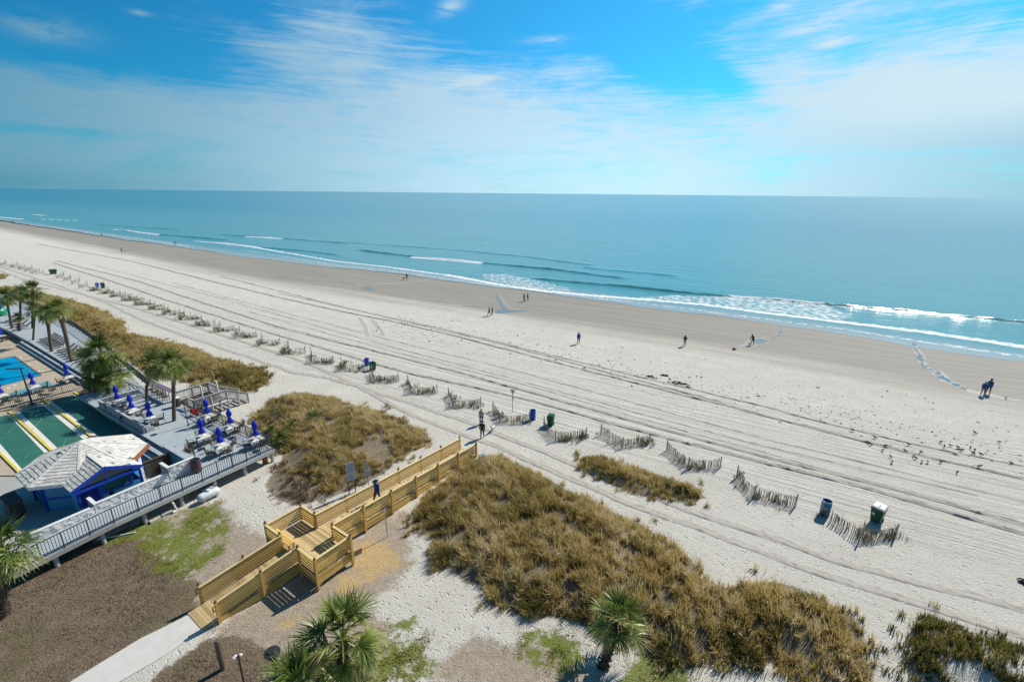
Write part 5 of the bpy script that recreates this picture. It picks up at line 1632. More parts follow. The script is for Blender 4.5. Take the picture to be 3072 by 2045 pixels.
def make_umbrella(seed=0):
    r = random.Random(seed)
    s = thing('closed_umbrella')
    MB().tube([(0, 0, .02), (0, 0, 2.42)], .022, 8).build('pole', M['white'], s)
    MB().lathe([(.24, 0), (.24, .05), (.06, .09), (.04, .2)], n=12).build('base', M['iron'], s)
    prof = [(.19, 1.06), (.235, 1.10), (.20, 1.25), (.155, 1.42), (.09, 1.58), (.085, 1.63), (.15, 1.74), (.19, 1.88), (.165, 2.08), (.10, 2.28), (.035, 2.42), (.02, 2.47)]
    n = 24
    vs, fs = [], []
    ph = r.uniform(0, 6)
    for i, (rr_, z) in enumerate(prof):
        tw = ph + i * .09
        for k in range(n):
            an = 2 * math.pi * k / n
            q = rr_ * (1 + .26 * math.cos(8 * an + tw * 3) * (1 if rr_ > .1 else .4)) * r.uniform(.95, 1.05)
            vs.append((q * math.cos(an), q * math.sin(an), z + (.05 * math.cos(8 * an + 1) if i < 2 else 0)))
    for i in range(len(prof) - 1):
        for k in range(n):
            a_, b_ = i * n + k, i * n + (k + 1) % n
            fs.append((a_, b_, b_ + n, a_ + n))
    MB().add(vs, fs).build('canopy', M['umbrella'], s, smooth=True)
    MB().lathe([(.105, 1.585), (.11, 1.6), (.105, 1.63)], n=12, closed=False).build('tie_strap', M['trim_blue'], s)
    MB().lathe([(.03, 2.46), (.035, 2.5), (.01, 2.54)], n=8).build('finial', M['white'], s)
    return s


CHAIR, BARCHAIR, TABLE = make_chair(), make_chair(.3), make_table()
UMB = [make_umbrella(k) for k in range(3)]
first = {}


def place(proto, loc, rz, label, cat, group, scale=None):
    o = dup(proto, loc, rz, label, group, scale)
    o['category'] = cat
    first[proto.name] = proto
    return o


TAB = [('rearmost table against the long bench back', 354, 1204, DZ), ('middle table along the long bench', 397.5, 1231, DZ), ('table at the near end of the long bench', 451, 1256, DZ), ('table beside the red hose cart', 626, 1246, DZ), ('table beside the seaward railing', 693, 1278, DZ),
       ('table next to the beige egg chair', 608, 1309, DZ), ('table in the middle of the outer deck', 663, 1336, DZ), ('table in the far corner of the deck railing', 769, 1315, DZ)]
SIDES = [((0, -.82), 0, 'ramp side'), ((0, .82), math.pi, 'sea side'), ((-.82, 0), -math.pi / 2, 'pool side'), ((.82, 0), math.pi / 2, 'street side')]
rf = random.Random(33)
for i, (nm, x, y, z) in enumerate(TAB):
    c = at(x, y, z + .72); c.z = z
    rz = HROT + rf.uniform(-.15, .15)
    place(TABLE, c, rz, 'pale-topped square patio ' + nm, 'table', 'patio tables on the deck')
    u_ = place(UMB[i % 3], c, rf.uniform(0, 6), 'closed blue umbrella through the ' + nm, 'umbrella', 'closed blue umbrellas')
    u_.rotation_euler = (rf.uniform(-.035, .035), rf.uniform(-.035, .035), rf.uniform(0, 6))
    use = [0, 1, 2, 3] if i not in (0, 2) else [1, 2, 3] if i == 2 else [0, 2, 3]
    for k in use:
        (ox, oy), ra, sn = SIDES[k]
        j = rf.uniform(-.35, .35)
        off = Matrix.Rotation(rz, 3, 'Z') @ Vector((ox * rf.uniform(.92, 1.1), oy * rf.uniform(.92, 1.1), 0))
        place(CHAIR, c + off, rz + ra + j, 'dark armchair, %s of %s' % (sn, nm), 'chair', 'armchairs round the deck tables')
# pool terrace tables
for i, (nm, x, y, chairs) in enumerate((('pool umbrella by the fence corner', 210, 1148, (0, 2)), ('pool umbrella beyond the fence behind the wading pool', 108, 1178, (1, 2)), ('pool umbrella at the left picture edge', 12, 1206, (3, 1)), ('pool umbrella at the far left behind the pool', 8, 1022, (3, 0)))):
    c = at(x, y, .5)
    place(TABLE, c, HROT, 'round-shouldered pool table under the ' + nm, 'table', 'pool terrace tables')
    place(UMB[i % 3], c, rf.uniform(0, 6), 'closed blue ' + nm, 'umbrella', 'closed blue umbrellas')
    for k in chairs:
        (ox, oy), ra, sn = SIDES[k]
        off = Matrix.Rotation(HROT, 3, 'Z') @ Vector((ox, oy, 0))
        place(CHAIR, c + off, HROT + ra, 'dark chair, %s of %s' % (sn, nm), 'chair', 'pool terrace chairs')
for i, (x, y, lb) in enumerate(((60, 1215, 'dark chair at the foot of the pool lamp behind the fence'), (130, 1195, 'dark chair by the fence midway between lamp and fence corner'), (160, 1180, 'dark chair by the fence near the fence corner'), (30, 1018, 'dark chair near the pool edge umbrella'))):
    place(CHAIR, at(x, y, .5), rf.uniform(0, 6), lb, 'chair', 'pool terrace chairs')
place(CHAIR, at(571, 1368, DZ), HROT + 2.2, 'plain dark armchair by the maroon bin on the deck', 'chair', 'armchairs round the deck tables')
s = thing('egg_chair', at(566, 1362, DZ), HROT + 1.9, 'rounded beige-backed chair beside the lamp post on the deck', 'chair')
m_ = MB()
vs, fs = [], []
for i in range(5):
    for k in range(9):
        a_ = math.pi * (.1 + .8 * k / 8); zz = .35 + .16 * i
        r_ = .36 * (1 - .12 * abs(i - 2))
        vs.append((r_ * math.cos(a_), -r_ * math.sin(a_), zz))
for i in range(4):
    for k in range(8):
        a_ = i * 9 + k; fs.append((a_, a_ + 1, a_ + 10, a_ + 9)); fs.append((a_ + 9, a_ + 10, a_ + 1, a_))
m_.add(vs, fs).build('backrest', M['paving'], s, smooth=True)
MB().lathe([(.3, .36), (.33, .38), (.33, .44), (.3, .46)], n=14).build('seat', M['paving'], s)
for a_ in range(4): MB().tube([(.2 * math.cos(a_ * 1.57 + .8), .2 * math.sin(a_ * 1.57 + .8), .37), (.28 * math.cos(a_ * 1.57 + .8), .28 * math.sin(a_ * 1.57 + .8), 0)], .018, 6).build('leg', M['wicker'], s)
# bar counter and tall chairs on the seaward rail
a, b = at(470, 1152, DZ + 1.05), at(522, 1176, DZ + 1.05)
a.z = b.z = 0
s = thing('bar_counter', (a + b) / 2 + Vector((0, 0, DZ)), 0, 'long dull-purple bar counter along the seaward rail behind the palms', 'counter')
d = (b - a) / 2
MB().bar(-d + Vector((0, 0, 1.05)), d + Vector((0, 0, 1.05)), .48, .05).build('counter_top', M['purple'], s)
for f in (-.92, -.3, .3, .92): MB().bar(d * f, d * f + Vector((0, 0, 1.03)), .09, .09).build('post', M['grey_wood'], s)
nd = Vector((d.y, -d.x, 0)).normalized()
if nd.y > 0: nd = -nd
for k, (f, lb) in enumerate(((-.95, 'leftmost tall dark bar chair, at the landward end of the purple counter'), (-.35, 'second tall dark bar chair from the left at the purple counter'), (.25, 'third tall dark bar chair at the purple counter, beside the trunks'), (.85, 'rightmost tall dark bar chair at the purple counter by the straight palm'))):
    place(BARCHAIR, (a + b) / 2 + d * f + nd * .72 + Vector((0, 0, DZ)), math.atan2(-nd.x, nd.y) + math.pi + rf.uniform(-.2, .2), lb, 'chair', 'tall bar chairs')
for pr in (CHAIR, BARCHAIR, TABLE, *UMB):
    for ch in list(pr.children_recursive): bpy.data.objects.remove(ch)
    bpy.data.objects.remove(pr)
# bins, lamp posts, cart on the deck
s = thing('maroon_bin', at(592, 1413, DZ), 0, 'maroon cylindrical litter bin at the top of the ramp', 'bin')
MB().lathe([(.30, 0), (.33, .03), (.33, .92), (.30, .95)], n=18).build('drum', M['maroon'], s)
MB().lathe([(.31, .95), (.34, .97), (.33, 1.03), (.2, 1.06), (.19, 1.0)], n=18, closed=False).build('rim', M['black'], s)
s = thing('deck_bin', at(533, 1218, DZ), 0, 'dark barrel bin behind the straight palm on the deck', 'bin')
MB().lathe([(.27, 0), (.30, .04), (.30, .85), (.28, .9)], n=16).build('drum', M['dark_wood'], s)
MB().lathe([(.25, .9), (.31, .9), (.31, .96), (.25, .97)], n=16).build('rim', M['white'], s)
for x, y, lb in ((565, 1276, 'black deck lamp post with a ring head beside the straight palm'), (594, 1418, 'black deck lamp post with a disc head in front of the maroon bin')):
    p = at(x, y, DZ)
    s = thing('deck_lamp', p, 0, lb, 'lamp', 'deck lamp posts')
    MB().lathe([(.11, 0), (.11, .04), (.05, .07), (.04, .3), (.034, 2.2)], n=10).build('pole', M['iron'], s)
    MB().lathe([(.04, 2.2), (.1, 2.22), (.26, 2.3), (.27, 2.34), (.18, 2.4), (.06, 2.44)], n=16).build('head', M['black'], s)
p = at(97, 1213, .5)
s = thing('pool_lamp', p, rad(10), 'tall dark lamp post with a cross arm standing at the pool fence', 'lamp')
MB().tube([(0, 0, 0), (0, 0, 4.0)], [.09, .06], 8).build('pole', M['iron'], s)
MB().bar((-1.25, 0, 4.0), (.3, 0, 4.0), .14, .1).build('arm', M['iron'], s)
MB().lathe([(.2, 0), (.2, .1), (.1, .2)], n=10).build('base', M['iron'], s)
p = at(585, 1246, DZ)
s = thing('hose_cart', p, HROT, 'red hose cart parked on the deck beside the timber stairs', 'cart')
m_ = MB(); m_.tube([(-.22, 0, .45), (.22, 0, .45)], .22, 14); m_.build('reel', M['red'], s)
for x in (-.25, .25): MB().tube([(x - .015, 0, .45), (x + .015, 0, .45)], .28, 14).build('reel_disc', M['red'], s)
m_ = MB(); m_.tube([(-.3, -.3, .05), (-.3, 0, .45), (-.3, .35, .95), (.3, .35, .95), (.3, 0, .45), (.3, -.3, .05)], .022, 6); m_.build('frame', M['black'], s)
for x in (-.34, .34): MB().tube([(x - .03, .05, .14), (x + .03, .05, .14)], .14, 12).build('wheel', M['black'], s)
# loungers
s0 = thing('sun_lounger')
m_ = MB()
for k in range(9): m_.bar((-.3, -.95 + k * .14, .33), (.3, -.95 + k * .14, .33), .10, .025)
for x in (-.31, .31): m_.bar((x, -1.0, .31), (x, .3, .31), .04, .05)
m_.build('bed', M['wicker'], s0)
m_ = MB()
for k in range(6): m_.bar((-.3, .3 + k * .11, .36 + k * .085), (.3, .3 + k * .11, .36 + k * .085), .10, .025, up=(0, -.6, .8))
for x in (-.31, .31): m_.bar((x, .26, .32), (x, .92, .83), .04, .05)
m_.build('backrest', M['wicker'], s0)
for x in (-.3, .3):
    for y in (-.9, .25): MB().bar((x, y, 0), (x, y, .31), .045, .045).build('leg', M['wicker'], s0)
    MB().tube([(x * 1.1, -.3, .33), (x * 1.15, -.25, .52), (x * 1.15, .1, .54), (x * 1.1, .2, .33)], .02, 6).build('armrest', M['wicker'], s0)
L = []
for f in np.linspace(0, 1, 6): L.append(at(122 + 34 * f, 1024 + 22 * f, DZ))
for f in np.linspace(0, 1, 5): L.append(at(176 + 36 * f, 1058 + 24 * f, DZ))
for f in np.linspace(0, 1, 4): L.append(at(20 + 30 * f, 968 + 20 * f, DZ))
tags_ = ['dark lounger, %s in the row %s' % (a_, b_) for b_, ks in (('left of the straight pool palm', ('first', 'second', 'third', 'fourth', 'fifth', 'last')), ('between the two big pool palms', ('first', 'second', 'third', 'fourth', 'last')), ('by the short palm', ('first', 'second', 'third', 'last'))) for a_ in ks]
for k, p in enumerate(L):
    q = p + Vector((HV[0], HV[1], 0)) * .9
    o = s0 if k == 0 else dup(s0)
    o.location = q; o.rotation_euler = (0, 0, HROT + rf.uniform(-.05, .05))
    tag(o, tags_[k], 'sun lounger', 'sun loungers along the dune railing')
# gas tank, slabs and pipes under the deck
p = (at(594, 1498, .38) + at(657, 1468, .38)) / 2; d = at(657, 1468, .38) - at(594, 1498, .38)
s = thing('gas_tank', Vector((p[0], p[1], 0)), 0, 'white horizontal gas tank lying on the sand beside the deck', 'tank')
Lh = d.length / 2; dn = d.normalized()
prof = [(-Lh - .06, .08), (-Lh + .0, .2), (-Lh + .1, .28), (-Lh + .25, .31), (Lh - .25, .31), (Lh - .1, .28), (Lh, .2), (Lh + .06, .08)]
MB().tube([dn * a_ + Vector((0, 0, .4)) for a_, _ in prof], [r_ for _, r_ in prof], 18).build('shell', M['tank'], s, smooth=True)
for f in (-.6, .6): MB().box(dn * (Lh * f) + Vector((0, 0, .08)), (.5, .14, .3), rz=math.atan2(dn.y, dn.x) + 1.57).build('saddle', M['slab'], s)
MB().lathe([(.13, 0), (.14, .1), (.1, .15)], (0, 0, .68), 12).build('valve_cover', M['tank'], s)
MB().tube([dn * (Lh * .55) + Vector((0, 0, .68)), dn * (Lh * .6) + Vector((0, 0, .95)), dn * (Lh * .95) + Vector((0, 0, 1.0))], .02, 6).build('gas_line', M['slab'], s)
s = thing('grey_tank', at(622, 1468, .3), rad(50), 'smaller grey drum half hidden in the shade behind the white gas tank', 'tank')
s.location.z = 0
MB().tube([(-.4, 0, .3), (-.34, 0, .3), (.34, 0, .3), (.4, 0, .3)], [.16, .28, .28, .16], 14).build('shell', M['tank_grey'], s, smooth=True)
MB().box((0, 0, .04), (.6, .3, .1)).build('saddle', M['slab'], s)
for q, lb in (([(479, 1537.6), (507.6, 1523), (518.6, 1531), (489, 1548.6)], 'square concrete lid on the grass nearer the white drain pipe'), ([(440, 1556), (474, 1539.5), (486, 1549.5), (452, 1566.5)], 'square concrete lid on the grass nearer the picture edge')):
    pts = [at(x, y, .14) for x, y in q]
    m_ = MB(); m_.prism([(p[0], p[1]) for p in pts], -.05, .14); c_ = sum((Vector((p[0], p[1], 0)) for p in pts), Vector()) / 4
    m_.box((c_[0], c_[1], .15), (.18, .05, .02), rz=.7)
    tag(m_.build('concrete_lid', M['slab']), lb, 'slab', 'concrete lids beside the ramp')
pts = [at(518, 1506, .9), at(529, 1530, .12), at(520, 1536, .12)]
tag(MB().tube([pts[0], pts[1] + Vector((0, 0, .15)), pts[1], pts[2]], .06, 8).build('drain_pipe', M['white']), 'white plastic drain pipe elbow coming down from under the deck', 'pipe')
tag(MB().tube([at(293, 1617, .06), at(350, 1607, .05), at(405, 1595.5, .06)], .045, 8).build('loose_pipe', M['white']), 'loose white pipe lying in the grass along the ramp', 'pipe')
# inflatable-coloured water play frame at the far left
p = at(14, 958, .5)
s = thing('play_structure', p, 0, 'colourful water play structure with pink balls and a blue bucket at the left edge', 'play structure')
M['pink'] = mat('pink', (0.75, 0.05, 0.30), .4, .1, 3); M['play_green'] = mat('play_green', (0.02, 0.28, 0.14), .4, .1, 3); M['play_blue'] = mat('play_blue', (0.01, 0.25, 0.55), .4, .1, 3); M['cyan'] = mat('cyan', (0.15, 0.5, 0.6), .4, .1, 3)
MB().tube([(0, 0, 0), (0, 0, 3.4)], .16, 10).build('pole', M['play_blue'], s)
MB().tube([(-1.2, 0, 0), (-1.2, 0, 2.0)], .12, 10).build('pole', M['play_green'], s)
MB().lathe([(.5, 3.0), (.62, 3.5), (.55, 3.75), (.2, 3.95)], n=16).build('bucket', M['play_blue'], s)
MB().lathe([(1.0, .8), (1.05, 1.6), (.7, 2.1), (.2, 2.3)], (-.7, 0, 0), 16).build('slide_drum', M['play_green'], s)
for c_, r_, m__ in (((-.5, 0, 4.1), .36, 'pink'), ((.62, .1, 2.7), .33, 'pink'), ((1.0, 0, 1.7), .24, 'cyan'), ((1.2, .1, 1.3), .22, 'cyan'), ((-.4, -.5, 2.55), .3, 'pink')):
    b_ = MB(); b_.sphere(c_, r_, 12, 8); b_.build('ball', M[m__], s, smooth=True)
    MB().tube([(c_[0], c_[1], c_[2] - r_ * .7), (c_[0] * .3, 0, c_[2] - r_ - .35)], .04, 6).build('stalk', M['play_blue'], s)
# ---------------------------------------------------------------- cabbage palms
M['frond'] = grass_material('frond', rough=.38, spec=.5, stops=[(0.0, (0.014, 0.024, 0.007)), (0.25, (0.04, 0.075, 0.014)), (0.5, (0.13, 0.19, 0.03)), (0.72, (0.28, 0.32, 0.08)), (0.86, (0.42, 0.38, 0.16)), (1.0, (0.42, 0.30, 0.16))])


def crown_mesh(name, R, nfr, nleaf, seed, low=-40, dead=0.08, wl=0.05, bright=0.5, stem=0.5):
    r = np.random.default_rng(seed)
    V, Q, T3, TT = [], [], [], []
    nv = 0
    for i in range(nfr):
        f = i / (nfr - 1)
        az_ = i * 2.39996 + r.normal(0, .18)
        el_ = rad(84 - (84 - low) * f ** 1.05 + r.normal(0, 7))
        Lp = R * stem * r.uniform(.85, 1.1)
        hd = np.array([math.cos(az_), math.sin(az_), 0])
        p = np.zeros(3); d = hd * math.cos(el_) + np.array([0, 0, math.sin(el_)])
        sdv = np.array([-hd[1], hd[0], 0])
        isdead = (f > 1 - dead)
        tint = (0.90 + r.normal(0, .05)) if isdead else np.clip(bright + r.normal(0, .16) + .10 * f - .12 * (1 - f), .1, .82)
        pts = [p.copy()]
        seg = 4
        for k in range(seg):
            p = p + d * Lp / seg
            d = d + np.array([0, 0, -.10 - .10 * f]); d /= np.linalg.norm(d)
            pts.append(p.copy())
        w0, w1 = .035 * R / 1.5, .018 * R / 1.5
        for k in range(seg):
            a, b = pts[k], pts[k + 1]
            wa = w0 + (w1 - w0) * k / seg; wb = w0 + (w1 - w0) * (k + 1) / seg
            V += [a - sdv * wa, a + sdv * wa, b + sdv * wb, b - sdv * wb]
            Q.append([nv, nv + 1, nv + 2, nv + 3]); TT += [tint + .12] * 4; nv += 4
        up = np.cross(d, sdv); up = up if up[2] > 0 else -up
        Lf = R * (1 - stem) * 1.25 * r.uniform(.85, 1.12)
        rot = r.normal(0, .3)
        s2 = sdv * math.cos(rot) + up * math.sin(rot); u2 = np.cross(d, s2); u2 = u2 if u2[2] > 0 else -u2
        for j in range(nleaf):
            a = (j / (nleaf - 1) - .5) * rad(225) + r.normal(0, .03)
            ca, sa = math.cos(a), math.sin(a)
            dl = d * ca + s2 * sa + u2 * (.28 * abs(sa) - .05)
            dl /= np.linalg.norm(dl)
            ll = Lf * (.62 + .38 * max(0, ca)) * r.uniform(.86, 1.08)
            base = p + d * (Lf * .10 * max(0, ca))
            mid = base + dl * ll * .55 + np.array([0, 0, -.03 * ll])
            dr = (.05 + .22 * r.random() + (.25 if isdead else .10 * f))
            d3 = dl + np.array([0, 0, -dr * 1.6]); d3 /= np.linalg.norm(d3)
            tip = mid + d3 * ll * .5
            pw = np.cross(dl, u2 + r.normal(0, .35, 3)); pw /= (np.linalg.norm(pw) + 1e-9)
            w_ = wl * R / 1.5 * r.uniform(.8, 1.15)
            V += [base - pw * w_ * .25, base + pw * w_ * .25, mid + pw * w_ * .5, mid - pw * w_ * .5, tip]
            Q.append([nv, nv + 1, nv + 2, nv + 3]); T3.append([nv + 3, nv + 2, nv + 4])
            lt = tint + r.normal(0, .06)
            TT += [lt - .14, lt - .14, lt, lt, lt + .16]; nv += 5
    return np_mesh(name, np.array(V), [np.array(Q), np.array(T3)], M['frond'], floats={'tint': np.clip(TT, .01, .99)})


def trunk_mesh(path, r0, r1, boots=True, seed=0, skirt=True, m_='trunk'):
    """path: list of local points"""
    r = random.Random(seed)
    mb = MB()
    P = [Vector(p) for p in path]
    pts, rs = [], []
    n = 26
    for i in range(n + 1):
        f = i / n * (len(P) - 1); k = min(int(f), len(P) - 2); g = f - k
        p0, p1, p2, p3 = P[max(k - 1, 0)], P[k], P[k + 1], P[min(k + 2, len(P) - 1)]
        q = 0.5 * ((2 * p1) + (p2 - p0) * g + (2 * p0 - 5 * p1 + 4 * p2 - p3) * g * g + (3 * p1 - p0 - 3 * p2 + p3) * g ** 3)
        pts.append(q); rs.append((r0 + (r1 - r0) * i / n) * (1 + r.uniform(-.05, .05) + (.25 if i == 0 else 0)))
    mb.tube(pts, rs, 11)
    # broken leaf bases round the upper trunk
    k0 = int(n * (.0 if boots == 'all' else .74))
    if boots:
        for i in range(k0, n + 1):
            for j in range(5):
                an = r.uniform(0, 6.28); q = pts[i]; rr_ = rs[i]
                d = Vector((math.cos(an), math.sin(an), 0))
                mb.bar(q + d * rr_ * .7, q + d * (rr_ + r.uniform(.06, .14)) + Vector((0, 0, r.uniform(.08, .2))), .09, .03)
    return mb.mesh('trunk', M[m_])


def palm(base, top, R, label, bend=0.0, r0=.17, r1=.14, crown=None, boots=True, seed=0, rot=0.0, group='cabbage palms', mid=None, sc=1.0, m_='trunk'):
    s = thing('palm_tree', base, 0, label, 'palm tree', group)
    t_ = Vector(top) - Vector(base)
    md = t_ * .5 + (Vector(mid) if mid else Vector((0, 0, 0)))
    put('trunk', trunk_mesh([(0, 0, -.2), md, t_], r0, r1, boots, seed, m_=m_), s)
    o = put('crown', crown, s, t_ + Vector((0, 0, .05)), rot); o.scale = (sc,) * 3
    return s


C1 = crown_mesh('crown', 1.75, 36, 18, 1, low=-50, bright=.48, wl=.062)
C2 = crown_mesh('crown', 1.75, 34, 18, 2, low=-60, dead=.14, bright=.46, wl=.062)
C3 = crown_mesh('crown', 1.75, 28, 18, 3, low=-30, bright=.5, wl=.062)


def up(px, py, base):
    """top point straight over a base spot, at the height where it meets the sight line row"""
    h = min(np.arange(.5, 9, .03), key=lambda h: abs((hit(px, py, base[2] + h)[:2] - np.array(base[:2])) @ np.array([-0.35, 0.94])))
    q = hit(px, py, base[2] + float(h))
    return Vector(q)


b = at(521, 1262, DZ); palm(b, up(520, 1096, b), 1.6, 'straight palm growing through the deck with full crown, in front of the timber stairs', crown=C1, seed=1, rot=.4, sc=.98)
b = at(441, 1214, DZ); palm(b, up(466, 1098, b), 1.6, 'leaning palm with a bent pale trunk left of the straight deck palm', crown=C2, seed=2, rot=1.9, mid=(-.25, -.25, 0), r0=.14, r1=.12, sc=.95)
b = at(306, 1190, .5); palm(b, up(303, 1062, b), 1.6, 'big bushy palm in the middle of the clump beside the green courts', crown=C1, seed=3, rot=2.6, r0=.2, sc=1.28)
b = at(272, 1178, .5); palm(b, up(268, 1082, b), 1.6, 'darker palm on the left flank of the clump beside the green courts', crown=C2, seed=4, rot=.9, sc=1.05, m_='trunk_dark')
b = at(362, 1172, .6); palm(b, up(358, 1113, b), 1.6, 'short palm on the right flank of the clump at the bench corner', crown=C3, seed=5, rot=.3, sc=.95, m_='trunk_dark')
b = at(322, 1200, .5); palm(b, up(328, 1145, b), 1.6, 'low dark young palm at the foot of the clump beside the courts', crown=C3, seed=6, rot=4.0, sc=.9, m_='trunk_dark')
b = at(290, 1195, .5); palm(b, up(290, 1130, b), 1.6, 'shaded low palm tucked under the big clump palm', crown=C2, seed=16, rot=5.0, sc=.95, m_='trunk_dark')
b = at(154, 1054, DZ); palm(b, up(141, 942, b), 1.6, 'straight dark-trunked palm among the loungers', crown=C2, seed=7, rot=3.1, r1=.2, sc=.82)
b = at(214, 1084, DZ); palm(b, up(176, 930, b), 1.6, 'leaning palm with shaggy dead leaves among the loungers', crown=C1, seed=8, rot=1.2, mid=(.1, 0, 0), r1=.24, sc=.85)
b = at(98, 1020, DZ); palm(b, up(106, 938, b), 1.6, 'slim palm at the corner of the pool steps', crown=C3, seed=9, rot=.2, r0=.13, r1=.1, sc=.8)
b = at(97, 985, 1.2); palm(b, up(99, 874, b), 1.6, 'dark palm rising against the tan dune behind the loungers', crown=C1, seed=10, rot=5.1, sc=1.0, m_='trunk_dark')
b = at(60, 960, 1.2); palm(b, up(62, 880, b), 1.6, 'palm crowded behind the dark palm on the far dune side', crown=C2, seed=11, rot=3.5, sc=.85, m_='trunk_dark')
b = at(36, 985, DZ); palm(b, up(18, 890, b), 1.6, 'palm at the left edge in front of the colourful play structure', crown=C2, seed=12, rot=.8, sc=.95)
b = at(58, 992, DZ); palm(b, up(54, 955, b), 1.6, 'stubby palm in a planter at the top of the pool steps', crown=C3, seed=13, rot=2.0, r0=.22, r1=.2, sc=.55, m_='trunk_dark')
s_ = slab('planter_soil', [(250, 1168), (262, 1135), (316, 1166), (368, 1140), (415, 1170), (300, 1202), (296, 1225), (232, 1186)], .52, 'debris', .4)
# foreground palms with dense leaflets
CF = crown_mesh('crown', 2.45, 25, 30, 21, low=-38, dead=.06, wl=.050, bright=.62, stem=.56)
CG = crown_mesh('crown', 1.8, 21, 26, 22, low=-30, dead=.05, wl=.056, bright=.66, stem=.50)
b = at(1022, 2005, 0); palm(b, at(1030, 1918, 1.7), 1.6, 'big fan palm in the middle of the bottom edge, its crown filling the foreground', crown=CF, seed=14, rot=.5, r0=.24, r1=.2, boots='all', group='foreground palms', sc=.9)
b = at(900, 2110, 0); palm(b, at(905, 2062, 1.25), 1.6, 'low fan palm cut by the bottom edge beside the mushroom path lamp', crown=CG, seed=15, rot=2.5, r0=.2, r1=.2, boots='all', group='foreground palms', sc=1.05)
b = at(1806, 2003, 0); palm(b, at(1853, 1868, 2.15), 1.6, 'single palm with a rough booted trunk at the front edge of the big grass dune', crown=CG, seed=17, rot=1.0, r0=.2, r1=.19, boots='all', group='foreground palms', m_='trunk_dark', sc=.86)
b = at(4, 1850, 0); palm(b, at(8, 1650, 3.9), 1.6, 'tall palm cut by the left edge below the ramp', crown=C2, seed=18, rot=1.4, r0=.24, r1=.2, boots='all', group='foreground palms', m_='trunk_dark', sc=1.0)
# palmetto bushes in the grass dune beside the deck
for k, (x, y, sc_, lb) in enumerate(((845, 1330, .62, 'dark palmetto bush under the deck corner'), (880, 1292, .6, 'palmetto bush a little up the dune from the deck corner'), (945, 1268, .7, 'palmetto bush near the middle of the golden dune'), (815, 1305, .5, 'small palmetto bush against the deck rail'))):
    b = at(x, y, .4)
    s = thing('palmetto_bush', b, 0, lb, 'shrub', 'palmetto bushes')
    o = put('foliage', C3, s, (0, 0, .15), k * 1.3); o.scale = (sc_,) * 3
    MB().tube([(0, 0, -.3), (0, 0, .2)], .1, 8).build('stem', M['trunk_dark'], s)
# broken dead frond stuck in the dune
b = at(1932, 1842, .5)
s = thing('dead_frond', b, rad(20), 'pale broken palm frond standing in the grass right of the booted palm', 'frond')
M['straw'] = mat('straw', (0.55, 0.40, 0.20), .7, .25, 5, bump=.01)
m_ = MB()
for k in range(7):
    a_ = -.5 + k * .16
    m_.bar((0, 0, .1), (math.sin(a_) * .55, -.1 * k / 6, .1 + math.cos(a_) * random.uniform(.6, 1.0)), .09, .012, up=(0, 1, 0))
m_.build('blade', M['straw'], s); MB().tube([(0, 0, -.3), (0, 0, .15)], .03, 6).build('stalk', M['straw'], s)
# ---------------------------------------------------------------- people, dogs, gulls
CL = {}
def cloth(c):
    k = tuple(c)
    if k not in CL: CL[k] = mat('cloth', c, .75, .12, 6)
    return CL[k]


def skin_mesh(joints, edges, radii, segmat, mats, root=0, sub=1):
    me = bpy.data.meshes.new('body')
    me.from_pydata([tuple(j) for j in joints], edges, [])
    o = bpy.data.objects.new('body_tmp', me); COL.objects.link(o)
    sk_ = o.modifiers.new('skin', 'SKIN'); sk_.use_smooth_shade = True
    for i, r_ in enumerate(radii):
        sv_ = me.skin_vertices[0].data[i]
        sv_.radius = (r_, r_) if not isinstance(r_, tuple) else r_
        sv_.use_root = (i == root)
    sb = o.modifiers.new('sub', 'SUBSURF'); sb.levels = sb.render_levels = sub
    dg = bpy.context.evaluated_depsgraph_get()
    out = bpy.data.meshes.new_from_object(o.evaluated_get(dg))
    bpy.data.objects.remove(o); bpy.data.meshes.remove(me)
    out.name = 'body'
    out.materials.clear()
    for m_ in mats: out.materials.append(m_)
    J = [Vector(j) for j in joints]
    for p in out.polygons:
        c = p.center
        best, bi = 1e9, 0
        for k, (a, b) in enumerate(edges):
            ab = J[b] - J[a]
            t_ = max(0, min(1, (c - J[a]).dot(ab) / max(ab.length_squared, 1e-9)))
            d = (c - (J[a] + ab * t_)).length
            if d < best: best, bi = d, segmat[k]
        p.material_index = bi
        p.use_smooth = True
    return out


